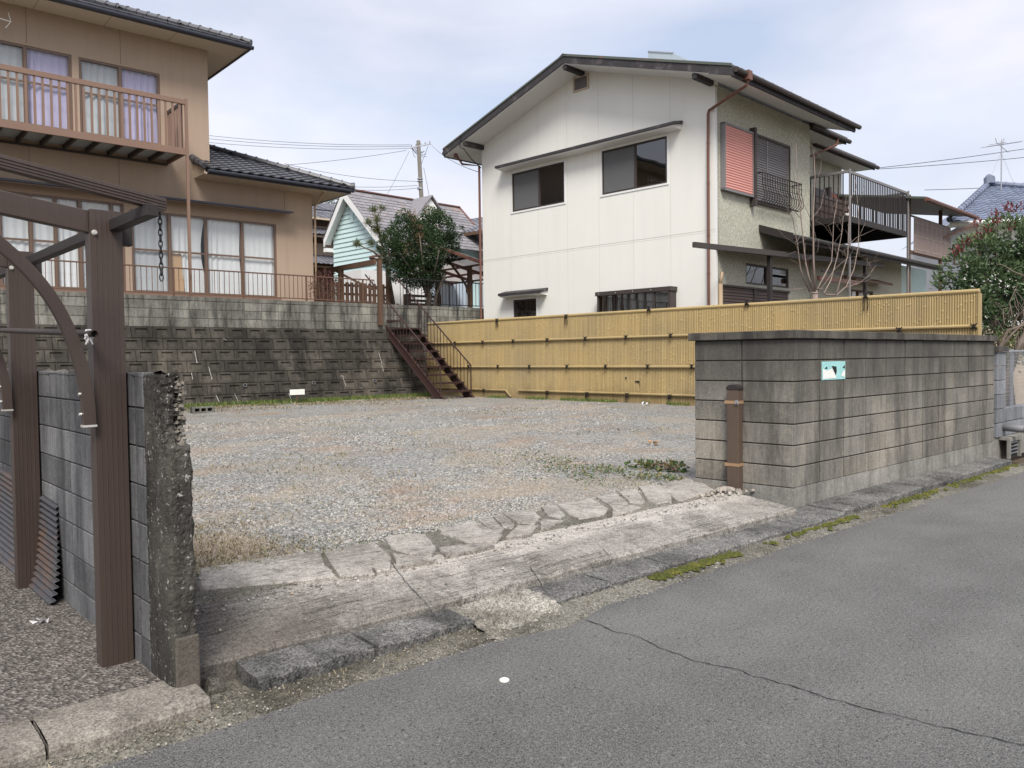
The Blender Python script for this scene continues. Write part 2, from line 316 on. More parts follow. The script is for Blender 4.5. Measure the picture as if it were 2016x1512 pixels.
def asphalt():
    n = NT('road_asphalt')
    big = n.noise(.28, 5, rough=.6); mid = n.noise(2.2, 5); fine = n.hi(150, .34, .66); med = n.hi(55, .36, .64); sp = n.vor(110)
    f = n.math('ADD', 1, n.math('MULTIPLY', n.math('SUBTRACT', big, .5), .9)); f = n.math('ADD', f, n.math('MULTIPLY', n.math('SUBTRACT', mid, .5), .35)); f = n.math('ADD', f, n.math('MULTIPLY', n.math('SUBTRACT', fine, .5), 1.6)); f = n.math('ADD', f, n.math('MULTIPLY', n.math('SUBTRACT', med, .5), .55))
    f = n.math('ADD', f, n.math('MULTIPLY', n.math('SUBTRACT', n.noise(1, 4, n.map((.18, 1.1, 1))), .5), .85))
    c = n.scale((.172, .170, .160), f)
    c = n.mix(n.ramp(n.vor(75, out=1), [(.84, 0), (.93, .7)]), c, (.29, .28, .265))       # pale chippings
    c = n.mix(n.ramp(n.vor(95, out=1), [(.07, .7), (.14, 0)]), c, (.035, .035, .036))     # open pores
    b = n.bump(n.math('ADD', fine, n.math('MULTIPLY', sp, -.8)), .8, .007)
    return n.fin(c, .85, .25, b)
M['asphalt'] = asphalt()
def gravelground():
    n = NT('gravel_ground'); patch = n.noise(.42, 6, rough=.6); p2 = n.noise(.7, 6, n.map((1, 1.8, 1)), rough=.65, dist=.6); st = n.vor(46, out=1); st2 = n.vor(46); fine = n.noise(60, 3, rough=.7)
    c = n.ramp(st, [(0, (.10, .097, .09)), (.35, (.235, .23, .213)), (.7, (.37, .363, .34)), (1, (.56, .55, .525))])
    c = n.mix(n.ramp(p2, [(.48, 0), (.64, .6)]), c, n.ramp(fine, [(.3, (.27, .225, .165)), (.7, (.48, .42, .325))]))     # bare soil
    c = n.mix(n.ramp(n.noise(.55, 6, n.map((1.4, 2.2, 1), (0, 0, .6)), rough=.62), [(.54, 0), (.68, .55)]), c, n.ramp(fine, [(.3, (.20, .13, .085)), (.7, (.42, .30, .21))]))   # reddish earth
    c = n.mix(n.ramp(n.noise(.9, 7, n.map((1.2, 2.0, 1), (0, 0, 1.9)), rough=.7), [(.6, 0), (.70, .7)]), c, n.ramp(fine, [(.3, (.12, .10, .03)), (.7, (.31, .26, .09))]))    # moss and dry turf
    c = n.scale(c, n.math('ADD', .78, n.math('MULTIPLY', patch, .45)))
    b = n.bump(st2, .9, .03); return n.fin(c, .95, .15, b)
M['gravelground'] = gravelground()
def stones():
    n = NT('gravel_stone'); c = n.ramp(n.attr(), [(0, (.09, .089, .085)), (.4, (.23, .222, .20)), (.7, (.355, .342, .312)), (.94, (.49, .475, .44)), (1, (.36, .28, .2))])
    c = n.mix(n.ramp(n.noise(.7, 6, n.map((1, 1.8, 1)), rough=.65, dist=.6), [(.44, 0), (.60, .55)]), c, (.33, .27, .20))      # dusted with soil
    c = n.mix(n.ramp(n.noise(.55, 6, n.map((1.4, 2.2, 1), (0, 0, .6)), rough=.62), [(.53, 0), (.67, .5)]), c, (.34, .225, .16))
    return n.fin(c, .85, .25)
M['stone'] = stones()
def concrete_old(name, c0, c1, dark, scratch=True, dlo=.5, dhi=.68, pit=.5, grain=.5, sa=.45):
    n = NT(name); a = n.noise(1.3, 8, rough=.72, dist=.3); c = n.mix(n.ramp(n.noise(.8, 7, rough=.65), [(.40, 0), (.60, 1)]), c0, c1)
    c = n.mix(n.ramp(a, [(dlo, 0), (dhi, .9)]), c, dark)
    c = n.mix(n.ramp(n.noise(7, 7, rough=.78), [(.54, 0), (.66, .55)]), c, dark)
    f = n.math('ADD', 1, n.math('MULTIPLY', n.math('SUBTRACT', n.hi(95), .5), grain)); f = n.math('ADD', f, n.math('MULTIPLY', n.math('SUBTRACT', n.hi(38, detail=5), .5), grain*.55))
    if scratch:
        gate = n.ramp(n.noise(1.6, 4), [(.40, .15), (.58, 1)]); sc_ = n.ramp(n.noise(1, 5, n.map((1.6, 55, 10), (0, 0, .03)), rough=.72), [(.50, 0), (.60, 1)])
        f = n.math('SUBTRACT', f, n.math('MULTIPLY', n.math('MULTIPLY', gate, sc_), sa))
    h = n.math('ADD', n.noise(110, 3, rough=.8), n.math('MULTIPLY', n.noise(9, 5), .9))
    return n.fin(n.scale(c, f), .9, .2, n.bump(h, pit, .008))
def apronmat(name, band=True, gain=1.0, shift=0):
    """worn concrete: pale dust and a painted edge highlight along the fold, broom lines, dark soaked stain towards the grey wall"""
    n = NT(name); x, y, z = n.sep(); d = n.noise(1.5, 8, rough=.72, dist=.3); fn = n.hi(95); md = n.hi(30, detail=6)
    c = n.mix(n.ramp(n.noise(1.0, 7, rough=.7), [(.40, 0), (.60, 1)]), (.335, .315, .28), (.255, .237, .208))
    c = n.mix(n.ramp(d, [(.47, 0), (.60, .75)]), c, (.16, .145, .125)); c = n.mix(n.ramp(n.noise(8, 7, rough=.78), [(.52, 0), (.64, .6)]), c, (.11, .098, .084))
    yy = n.math('ADD', y, n.math('MULTIPLY', n.math('SUBTRACT', n.noise(3.5, 6, rough=.7), .5), .5))
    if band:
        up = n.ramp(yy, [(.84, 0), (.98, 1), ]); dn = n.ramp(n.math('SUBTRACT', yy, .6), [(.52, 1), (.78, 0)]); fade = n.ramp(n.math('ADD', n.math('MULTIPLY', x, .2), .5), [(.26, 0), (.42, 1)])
        c = n.mix(n.math('MULTIPLY', n.math('MULTIPLY', n.math('MULTIPLY', up, dn), fade), .85), c, (.45, .42, .37))  # dust together with the bright fold edge, its highlight put into the colour
    xx = n.math('ADD', n.math('ADD', n.math('MULTIPLY', x, -.55), n.math('MULTIPLY', y, -.28)), n.math('MULTIPLY', n.math('SUBTRACT', n.noise(2.2, 6, rough=.7), .5), .75))
    c = n.mix(n.ramp(xx, [(.42+shift, 0), (.72+shift, .85)]), c, (.105, .092, .078))
    f = n.math('ADD', gain, n.math('MULTIPLY', n.math('SUBTRACT', fn, .5), .85)); f = n.math('ADD', f, n.math('MULTIPLY', n.math('SUBTRACT', md, .5), .5))
    gate = n.ramp(n.noise(1.6, 4), [(.38, .1), (.56, 1)]); sc_ = n.ramp(n.noise(1, 5, n.map((1.6, 60, 10), (0, 0, .03)), rough=.72), [(.5, 0), (.58, 1)]); f = n.math('SUBTRACT', f, n.math('MULTIPLY', n.math('MULTIPLY', gate, sc_), .42))
    return n.fin(n.scale(c, f), .92, .2, n.bump(n.math('ADD', n.noise(110, 3, rough=.8), n.math('MULTIPLY', md, .35)), .55, .006))
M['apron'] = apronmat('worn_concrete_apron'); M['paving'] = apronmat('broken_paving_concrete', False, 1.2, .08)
M['patch'] = concrete_old('pale_crumbling_patch', (.36, .34, .295), (.27, .25, .212), (.12, .11, .088), False, .48, .64, 1, 1.2)
M['stainconc'] = concrete_old('brown_stained_render', (.115, .101, .083), (.09, .079, .065), (.05, .045, .037), False)
M['kerb'] = concrete_old('dark_kerb_concrete', (.14, .137, .128), (.215, .208, .192), (.055, .055, .052), False, .47, .62, 1, 1.35)
M['grit'] = concrete_old('crumbling_grit', (.21, .198, .165), (.145, .134, .108), (.07, .063, .047), False, .46, .62, 1, 1.2)
M['padedge'] = concrete_old('smooth_pad_concrete', (.30, .275, .235), (.235, .213, .18), (.11, .098, .08), False, .46, .64, .9, .85)
def aggregate():
    n = NT('exposed_aggregate'); v = n.vor(66, n.map((1, 1, 0)), out=1); d = n.vor(66, n.map((1, 1, 0)))
    c = n.ramp(v, [(0, (.04, .036, .032)), (.35, (.105, .094, .083)), (.65, (.185, .165, .145)), (1, (.34, .305, .265))])
    c = n.mix(n.ramp(n.noise(5, 5, rough=.6), [(.52, 0), (.72, .5)]), c, (.12, .105, .09))
    c = n.scale(c, n.math('ADD', .62, n.math('MULTIPLY', n.noise(.8, 5), .75)))
    return n.fin(c, .9, .25, n.bump(d, .8, .02))
M['aggregate'] = aggregate()
def blockmat(name, c0, c1, stain, s_amt=.6, tone=.25, comb=.12, c1lo=.45, c1hi=.65, topdark=None, base_h=None, lichen=None):
    """weathered concrete block: each block its own tone, fine combed face, water-stain streaks running down from the top of the wall"""
    n = NT(name); x, y, z = n.sep(); c = n.mix(n.ramp(n.noise(.9, 6, rough=.6), [(c1lo, 0), (c1hi, 1)]), c0, c1)
    f = n.math('ADD', 1, n.math('MULTIPLY', n.math('SUBTRACT', n.attr(), .5), 2*tone)); f = n.math('ADD', f, n.math('MULTIPLY', n.math('SUBTRACT', n.hi(85), .5), .42)); f = n.math('ADD', f, n.math('MULTIPLY', n.math('SUBTRACT', n.hi(22, detail=6), .5), .3))
    f = n.math('ADD', f, n.math('MULTIPLY', n.math('SUBTRACT', n.noise(1, 3, n.map((95, 95, 1.5))), .5), 2*comb))
    c = n.scale(c, f)
    st = n.ramp(n.noise(1, 7, n.map((3.6, 3.6, .6)), rough=.74), [(.44, 0), (.62, 1)])
    c = n.mix(n.math('MULTIPLY', st, s_amt), c, stain)
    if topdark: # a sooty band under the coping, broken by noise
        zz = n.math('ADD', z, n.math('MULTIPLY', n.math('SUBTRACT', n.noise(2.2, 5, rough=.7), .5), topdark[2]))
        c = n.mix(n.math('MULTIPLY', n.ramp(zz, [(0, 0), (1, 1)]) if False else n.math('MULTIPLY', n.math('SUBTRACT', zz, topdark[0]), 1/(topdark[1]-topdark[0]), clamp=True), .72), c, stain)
    if lichen: c = n.mix(n.ramp(n.noise(38, 5, rough=.8), [(lichen, 0), (lichen+.04, .75)]), c, (.5, .49, .44))
    h = n.math('ADD', n.noise(130, 3, rough=.8), n.noise(1, 2, n.map((95, 95, 1.5))))
    return n.fin(c, .9, .2, n.bump(h, .5, .006))
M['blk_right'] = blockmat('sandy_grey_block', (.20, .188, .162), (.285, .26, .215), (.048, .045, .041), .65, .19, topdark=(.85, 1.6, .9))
M['blk_cap'] = blockmat('blackened_coping', (.10, .092, .078), (.15, .135, .11), (.03, .028, .026), .8, .1, 0)
M['blk_base'] = blockmat('rendered_plinth', (.25, .24, .215), (.33, .315, .28), (.085, .078, .068), .6, .1, 0)
M['blk_left'] = blockmat('blue_grey_block', (.125, .125, .126), (.20, .20, .20), (.04, .04, .042), .7, .3, .05)
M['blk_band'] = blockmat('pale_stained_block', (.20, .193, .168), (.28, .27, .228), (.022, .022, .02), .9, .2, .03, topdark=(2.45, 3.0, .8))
M['blk_ret'] = blockmat('dark_retaining_block', (.05, .045, .037), (.098, .086, .068), (.017, .016, .014), .75, .3, .02, lichen=.72)
M['blk_pillar'] = blockmat('black_crusted_concrete', (.052, .048, .041), (.145, .134, .113), (.016, .015, .014), .85, .2, 0, lichen=.60)
M['blk_far'] = blockmat('blue_grey_pier', (.21, .22, .235), (.27, .275, .285), (.08, .08, .085), .5, .2, .03)
M['mortar'] = surf('grey_mortar', (.10, .095, .085), .2, 3, .2, 50, streak=.2, bump=.4, rough=.95)
M['rubblecore'] = surf('broken_concrete_core', (.20, .18, .15), .25, 9, .35, 60, tone=.45, bump=.5, bs=70, rough=.95)
M['mortar_dark'] = surf('dark_mortar', (.045, .042, .037), .2, 3, .2, 50, bump=.4, rough=.95)
M['mortar_light'] = surf('pale_mortar', (.25, .24, .21), .2, 3, .2, 50, streak=.3, bump=.4, rough=.95)
M['efflorescence'] = surf('white_lime_run', (.46, .45, .41), .1, 8, .15, 60, bump=0, rough=.95)
M['moss'] = surf('green_moss', (.085, .095, .02), .3, 8, .4, 50, bump=.9, bs=70, bd=.02, rough=.95, col2=(.20, .17, .035), c2s=5)
M['soil'] = surf('bare_soil', (.10, .075, .05), .3, 1, .3, 30, bump=.6, bs=30, bd=.02, rough=.95)
M['rust'] = surf('rusty_corrugated_iron', (.075, .075, .08), .25, 3, .2, 40, bump=.2, rough=.6, col2=(.13, .08, .055), c2s=2.5, c2lo=.5, c2hi=.68)
# ---------------------------------------------------------------- ground, road, apron
def sm(t): t = min(max(t, 0), 1); return t*t*(3-2*t)
from mathutils import noise as mnoise
def nz3(x, y, s=1, z=0): return mnoise.noise(Vector((x*s, y*s, z)))
def lotz(n): return .20 + .28*sm((n-1.6)/6.0)
m = MB(); m.face([(-500,-500,-.12),(500,-500,-.12),(500,500,-.12),(-500,500,-.12)]); build(m, 'ground', M['soil'], kind='structure')
def redge(u): return .07 + .035*nz3(u, 0, 2.2) + .02*nz3(u, 3, 9) + (-.10*math.exp(-((u+.15)/.35)**2))
m = MB()
us = np.linspace(-14, 45, 480)
for a, b in zip(us[:-1], us[1:]): m.face([(a,-3.2,0),(b,-3.2,0),(b,redge(b),.0),(a,redge(a),.0)])
m.face([(-14,-6.2,0),(45,-6.2,0),(45,-3.2,0),(-14,-3.2,0)])
road = build(m, 'road', M['asphalt'], fr=K, kind='structure')
# long crack in the asphalt: a thin dark groove strip
m = MB(); cr = [(1150,1222),(1200,1243),(1260,1257),(1300,1275),(1345,1288),(1385,1305),(1440,1318),(1500,1338),(1560,1352),(1620,1372),(1700,1395),(1790,1415),(1880,1438),(1960,1458),(2050,1482)]
pts = []
for (x0, y0), (x1, y1) in zip(cr[:-1], cr[1:]):
    for k in range(6):
        t = k/6; p = gz(x0+(x1-x0)*t, y0+(y1-y0)*t, 0); j = .014*nz3(p.x, p.y, 14)+.030*nz3(p.x, p.y, 3.1)+.008*nz3(p.x, p.y, 40); pts.append(Vector((p.x+j, p.y+j*.8, .004)))
for k in range(len(pts)-1):
    d = (pts[k+1]-pts[k]).normalized(); q = Vector((-d.y, d.x, 0)); w0 = .0016+.006*abs(nz3(k, 0, .7)); w1 = .0016+.006*abs(nz3(k+1, 0, .7)); m.face([pts[k]-q*w0, pts[k+1]-q*w1, pts[k+1]+q*w1, pts[k]+q*w0])
build(m, 'road_crack', M['drain'], kind='structure')
# gritty strip between asphalt and kerb
m = MB(); us = np.linspace(-14, 12, 420)
def gh(u, v): return .008 + (.02 + .03*sm((-1.75-u)/.25))*v + .010*nz3(u, v, 9)
m.grid(lambda i, j: (us[i], (redge(us[i])-.03)*(1-j/5) + .26*(j/5), gh(us[i], j/5) if j else -.006), len(us)-1, 5)
build(m, 'gutter_strip', M['grit'], fr=K, kind='structure', smooth=True)
# low kerb of dark concrete slabs (broken, one gap filled with crumbling concrete)
m = MB()
def slab(u0, u1, n0, n1, z, tilt=0, drop=0, t=.5):
    N = max(4, int((u1-u0)/.022)); 
    top = []
    for i in range(N+1):
        u = u0+(u1-u0)*i/N; row = []
        for j, n in enumerate((n0, n0+.012, (n0+n1)/2, n1)):
            e = .018*nz3(u, n, 9)+.016*nz3(u, n, 31)+.010*nz3(u, n, 80); zz = z + tilt*(u-u0) + drop*(n1-n)/(n1-n0) + (.006*nz3(u, n, 12)) + .005*nz3(u, n, 45) - (.014+.008*nz3(u, 1, 30) if j == 0 else 0)
            row.append((u + (.012*nz3(n, u0, 18) if i in (0, N) else 0), n + (e if j < 2 else 0), zz))
        top.append(row)
    ids = [[m.P(p) for p in r] for r in top]; bot = [[m.P((r[0][0], r[0][1]+.004, -.02)), m.P((r[3][0], r[3][1], -.02))] for r in top]
    for i in range(N):
        for j in range(3): m.idx((ids[i][j], ids[i+1][j], ids[i+1][j+1], ids[i][j+1]), t)
        m.idx((bot[i][0], bot[i+1][0], ids[i+1][0], ids[i][0]), t); m.idx((ids[i][3], ids[i+1][3], bot[i+1][1], bot[i][1]), t)
    for i in (0, N): m.idx([bot[i][0]]+ids[i]+[bot[i][1]], t)
slab(-1.86, -1.255, .225, .47, .10, -.012, -.012); slab(-1.235, -.62, .235, .47, .088, -.012, -.01); slab(-.02, .50, .215, .50, .062, .01, -.01); slab(.515, 1.12, .225, .50, .068, 0, -.008); slab(1.135, 1.72, .23, .50, .068, 0, -.008)
slab(1.735, 2.3, .23, .52, .07, 0, -.01); slab(2.315, 2.95, .235, .54, .07, 0, -.01); slab(2.965, 3.75, .24, .63, .072, 0, -.01)
for k in range(8): slab(3.765+.61*k, 4.36+.61*k, .26+.012*k, .68-.01*k, .085, 0, -.008)
build(m, 'kerb', M['kerb'], fr=K, kind='structure', smooth=False)
m = MB()   # crumbling infill in the gap of the kerb
m.grid(lambda i, j: (-.63+.62*i/52+(.03*nz3(j, i, .35) if i in (0, 52) else 0), .035+.035*nz3(i, 0, .33)+.02*nz3(i, 5, .9)+.46*j/40, (.006+.066*sm(j/40*1.5)+.012*nz3(i/52*.6, j/40*.5, 11)+.010*nz3(i, j, .6)) if j else -.012), 52, 40)
build(m, 'kerb_patch', M['patch'], fr=K, kind='structure')
# sloping concrete apron: lip, fold and a broken upper strip of paving pieces
def apz(n): return .072 + (.058 if n > .5 else 0) + (.05*(n-.5)/.42 if n < .92 else .05 + .0*(n-.92)) if n > .49 else .072
m = MB(); U0, U1 = -2.088, 3.3
NS = 150
def lipn(u): return .475 + .012*nz3(u, 5, 3) + .008*nz3(u, 5, 20) + (.03 if -.45 > u > -.75 else 0)*0
def prof(u):
    g = .0
    if .10 < u < .34: g = .018*math.exp(-((u-.22)/.06)**2)
    d = .006*nz3(u, 1, 4)
    return [(lipn(u), .0), (lipn(u)+.002, .108-g+d), (lipn(u)+.02, .128-g+d), (.7, .152-g+d), (.9, .176-g*.5+d), (.945, .180), (1.12, .186), (1.2, .187), (1.28, .17)]
pr = [prof(U0+(U1-U0)*i/NS) for i in range(NS+1)]
m.grid(lambda i, j: (U0+(U1-U0)*i/NS + (.28*sm((j-1)/3) if i == NS and 0 else 0), pr[i][j][0], pr[i][j][1]), NS, 8)
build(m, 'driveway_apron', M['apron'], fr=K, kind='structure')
m = MB(); m.grid(lambda i, j: (U0+(3.62-U0)*i/120, 1.13+.55*j/10, (.196+.014*j/10+.007*nz3(i, j, .45)) if j else .15), 120, 10); build(m, 'paving_bed', M['grit'], fr=K, kind='structure')
# upper strip: irregular broken slabs, measured from the photograph
pcs = [[(392,1120),(520,1098),(560,1092),(600,1085),(660,1132),(600,1140),(392,1160)],
 [(505,1100),(630,1085),(640,1112),(660,1130),(600,1134),(530,1112)],[(636,1085),(690,1082),(722,1100),(738,1128),(668,1132),(650,1108)],
 [(670,1077),(735,1068),(770,1095),(768,1118),(742,1122),(700,1098)],[(758,1058),(800,1049),(838,1051),(858,1075),(852,1092),(800,1087),(768,1078)],
 [(862,1040),(935,1024),(990,1052),(978,1064),(920,1066),(868,1050)],[(775,1090),(850,1096),(862,1100),(780,1112)],[(862,1078),(905,1072),(960,1068),(975,1072),(880,1092)],
 [(938,1022),(965,1016),(992,1040),(986,1050),(958,1036)],[(970,1016),(990,1012),(1014,1030),(1010,1040),(990,1036)],[(990,1010),(1045,1000),(1064,1018),(1052,1030),(1018,1028)],
 [(1066,998),(1090,994),(1112,1012),(1104,1020),(1078,1014)],[(1098,993),(1165,980),(1198,1000),(1190,1012),(1140,1020),(1118,1010)],[(1020,1034),(1060,1034),(1045,1050),(996,1056)],[(1066,1022),(1110,1024),(1085,1036),(1064,1040)],
 [(1174,978),(1212,971),(1236,990),(1228,996),(1206,998)],[(1206,1000),(1246,994),(1262,998),(1240,1006),(1205,1012)],[(1218,968),(1252,962),(1270,986),(1262,992),(1240,988)],
 [(1258,958),(1292,953),(1318,960),(1322,985),(1290,990),(1276,984)],[(1300,950),(1368,940),(1405,962),(1340,985),(1326,980)]]
m = MB()
for k, pc in enumerate(pcs):
    P3 = [gz(x, y, .214) for x, y in pc]; L = [K.loc(p) for p in P3]; cx = sum(p[0] for p in L)/len(L); cy = sum(p[1] for p in L)/len(L)
    pl = []
    for a, b in zip(L, L[1:]+L[:1]):
        for q in (0, .2, .4, .6, .8): pl.append((a[0]+(b[0]-a[0])*q, a[1]+(b[1]-a[1])*q))
    tx, ty = random.uniform(-.008, .008), random.uniform(-.004, .008)
    zt = [.214 + (x-cx)*tx + (y-cy)*(ty+.01) for x, y in pl]; j = [(.010*nz3(x, y, 15)+.006*nz3(x, y, 40), .010*nz3(x, y, 15, 4)+.006*nz3(x, y, 40, 4)) for x, y in pl]
    ins = [m.P((cx+(x-cx)*.97+a, cy+(y-cy)*.97+b, z)) for (x, y), z, (a, b) in zip(pl, zt, j)]; mid = [m.P((x+a, y+b, z-.009)) for (x, y), z, (a, b) in zip(pl, zt, j)]; low = [m.P((x+a, y+b, .15)) for (x, y), (a, b) in zip(pl, j)]
    n = len(pl); c = m.P((cx, cy, .216))
    for i in range(n):
        h = (i+1) % n; m.idx((ins[i], ins[h], c)); m.idx((mid[i], mid[h], ins[h], ins[i])); m.idx((low[i], low[h], mid[h], mid[i]))
build(m, 'broken_paving', M['paving'], fr=K, kind='structure')
# hairline cracks across the apron
m = MB()
for line, w in (([(858,1200),(840,1180),(812,1160),(788,1140),(770,1118),(768,1100)], .0026), ([(1072,1148),(1058,1128),(1040,1110)], .004), ([(1222,1102),(1190,1080),(1172,1068)], .0022), ([(930,1178),(940,1150),(925,1130)], .0012), ([(1432,1048),(1420,1038)], .003), ([(742,1260),(722,1278)],.004)):
    q = []
    for (x0, y0), (x1, y1) in zip(line[:-1], line[1:]):
        for k in range(5):
            t = k/5; g = K.loc(gz(x0+(x1-x0)*t, y0+(y1-y0)*t, .16)); nn = g[1]; zz = .132+(min(nn, .94)-.49)*.12
            q.append(Vector((g[0]+.012*nz3(g[0], nn, 20), nn, zz + .006)))
    for k in range(len(q)-1):
        d = (q[k+1]-q[k]).normalized(); s_ = Vector((-d.y, d.x, 0))*w*(.5+abs(nz3(k, w*900, .6))); m.face([q[k]-s_, q[k+1]-s_, q[k+1]+s_, q[k]+s_])
build(m, 'apron_crack', M['drain'], fr=K, kind='structure')
# gravel lot
m = MB(); NU, NV = 110, 150
def lp(i, j):
    u = -2.085+17*i/NU; n = 1.60+25*(j/NV)**1.35; return (u, n, lotz(n)-.03*math.exp(-((n-1.6)/.15)**2)+.018*nz3(u, n, .9)+.008*nz3(u, n, 4))
m.grid(lp, NU, NV); build(m, 'gravel_lot', M['gravelground'], fr=K, kind='structure', smooth=True)
m = MB()   # loose stones, denser near the front
for k in range(62000):
    n = 1.68+8.5*random.random()**1.9; u = random.uniform(-2.0, 3.6+.9*(n-1.6))
    g_ = nz3(u, n*1.7, .42, 3)+.45*nz3(u, n*1.7, 1.6, 5)
    if g_ < -.05 and random.random() < min(.93, .4-g_*3): continue
    s = random.uniform(.005, .0125)*(1+.05*n); m.blob((u, n, lotz(n)+.018*nz3(u, n, .9)+.008*nz3(u, n, 4)+s*.15), s, s*random.uniform(.6, 1), s*random.uniform(.45, .8), t=random.random())
for k in range(420):   # strays on the apron and along its fold
    u = random.uniform(-1.9, 3.0); n = (.97+abs(random.gauss(0, .10))) if random.random() < .7 else random.uniform(.55, 1.6); s = random.uniform(.005, .013)
    m.blob((u, n, (.135+.1*(min(n, .94)-.5) if n < .94 else .181+.03*(n-.94)/.6)+s*.4), s, s*.8, s*.7, t=random.random())
for k in range(1500):   # grit beside the kerb
    u = random.uniform(-3.2, 5); n = random.uniform(.0, .24); s = random.uniform(.002, .007); m.blob((u, n, gh(u, n/.26)+s*.3), s, s*.8, s*.7, t=random.random()**1.6*.9)
build(m, 'gravel', M['stone'], fr=K, kind='stuff', label='loose grey and pale gravel stones scattered over the lot', recalc=False)
m = MB()   # small rubble heap by the brown gate post
for k in range(150):
    a = random.random()*6.28; r_ = abs(random.gauss(0, .16)); s = random.uniform(.008, .026); g = K.gx(1425, 972, .19); m.blob((g[0]+r_*math.cos(a)*1.3+.0, g[1]+r_*math.sin(a)*.55, .19+.05*math.exp(-(r_/.15)**2)+s*.3), s, s*.8, s*.7, t=random.uniform(.35, .95))
build(m, 'rubble', M['stone'], fr=K, kind='stuff', label='small heap of pale broken stones at the foot of the brown gate post')
# carport floor: exposed aggregate with a smooth front border
m = MB(); m.grid(lambda i, j: (-8+5.83*i/90, .40+13*(j/90)**1.3, .105+.006*nz3(i, j, .4)), 90, 90); build(m, 'carport_floor', M['aggregate'], fr=K, kind='structure', smooth=True)
m = MB()
def brd(u0, u1, dz):
    N = int((u1-u0)/.025)
    def f(i, j):
        u = u0+(u1-u0)*i/N; e = .012*nz3(u, 2, 5)+.008*nz3(u, 2, 18); return [(u, .145+e, -.02), (u, .150+e, .070+dz+.008*nz3(u, 4, 12)), (u, .168+e*.5, .094+dz+.006*nz3(u, 7, 16)), (u, .27, .107+dz+.003*nz3(u, 0, 7)), (u, .44, .112+dz)][j]
    m.grid(f, N, 4)
    for u in (u0, u1): m.face([(u, .15, -.02), (u, .16, .08+dz), (u, .44, .112+dz), (u, .44, -.02)])
brd(-2.70, -2.10, 0); brd(-8, -2.712, -.004)
build(m, 'carport_floor_border', M['padedge'], fr=K, kind='structure')
m = MB(); m.box(-2.08, -1.84, .2, .5, -.05, .012); m.blob((-1.93,.27,.02),.07,.05,.05); m.blob((-1.99,.40,.03),.06,.05,.05); build(m, 'gutter_bottom', M['grit'], fr=K, kind='structure')
# terrace behind the retaining wall
m = MB(); m.face([(-14,.75,2.93),(26,.75,2.93),(26,60,2.93),(-14,60,2.93)]); build(m, 'terrace_ground', M['soil'], fr=RT, kind='structure')
# ---------------------------------------------------------------- retaining wall
t_ret = thing('retaining_wall', 'dark stained retaining wall of recessed blocks leaning back below the tan house', 'retaining wall', RT, (0, 0, .45))
SL = math.hypot(1.8, .54); sx, sz = .54/SL, 1.8/SL      # up-slope direction (into, up)
def onret(u, s, d=0): return (u, s*sx - d*sz + 0, .47 + s*sz + d*sx)
m = MB(); rows = 7; rh = SL/rows; x0, x1 = -9.4, 3.75
for j in range(rows):
    u = x0 - (.215 if j % 2 else 0)
    while u < x1:
        w = .43*random.uniform(.97, 1.03); t = random.random(); a, b = u+.006, min(u+w-.006, x1); s0, s1 = j*rh+.006, (j+1)*rh-.007; d = random.uniform(.03, .042)
        if b-a > .1:
            ou = [(a,s0),(b,s0),(b,s1),(a,s1)]; i0, i1, r0, r1 = a+.085, b-.085, s0+.06, s1-.045
            inn = [(i0,r0),(i1,r0),(i1,r1),(i0,r1)] if b-a > .3 else None
            O = [m.P(onret(p[0], p[1], d)) for p in ou]; B = [m.P(onret(p[0], p[1], -.02)) for p in ou]
            for k in range(4): m.idx((B[k], B[(k+1)%4], O[(k+1)%4], O[k]), t)
            if inn:
                I = [m.P(onret(p[0], p[1], d)) for p in inn]; t2 = min(1, t+.4); fl = [(i0+.02,r0+.035),(i1-.02,r0+.035),(i1-.012,r1-.004),(i0+.012,r1-.004)]; Fq = [m.P(onret(p[0], p[1], d-.03)) for p in fl]
                for k in range(4): m.idx((O[k], O[(k+1)%4], I[(k+1)%4], I[k]), t); m.idx((I[k], I[(k+1)%4], Fq[(k+1)%4], Fq[k]), t)
                m.idx(Fq, t2)
            else: m.idx(O, t)
        u += w
build(m, 'facing_block', M['blk_ret'], t_ret)
m = MB(); m.prism([onret(x0,-.3,0), onret(x0,SL,0), (x0,1.6,2.27), (x0,1.6,.1)], (x1-x0, 0, 0)); build(m, 'backing', M['mortar'], t_ret)
m = MB()
def course(m, x0, x1, z0, nrow, bw, bh, y0, y1, joint=.008, off=True, jit=0, t_fn=None, jv=None):
    jv = jv or joint
    for j in range(nrow):
        u = x0 - (bw/2 if (off and j % 2) else 0)
        while u < x1-.01:
            a, b = max(u+jv/2, x0), min(u+bw-jv/2, x1); e = random.uniform(0, jit)
            if b-a > .03: m.box(a, b, y0-e, y1, z0+j*bh+joint/2, z0+(j+1)*bh-joint/2, t_fn(j) if t_fn else random.random())
            u += bw
course(m, -9.4, 11, 2.275, 3, .43, .2, .56, .70, .01, False, .006); m.box(-9.4, 11, .55, .72, 2.878, 2.97, .3)
build(m, 'block_course', M['blk_band'], t_ret, bevel=.006)
m = MB(); m.box(-9.4, 11, .575, .74, 2.2, 2.94); m.box(3.7, 11, .60, .8, .3, 2.3); build(m, 'mortar_bed', M['mortar_light'], t_ret)
m = MB()
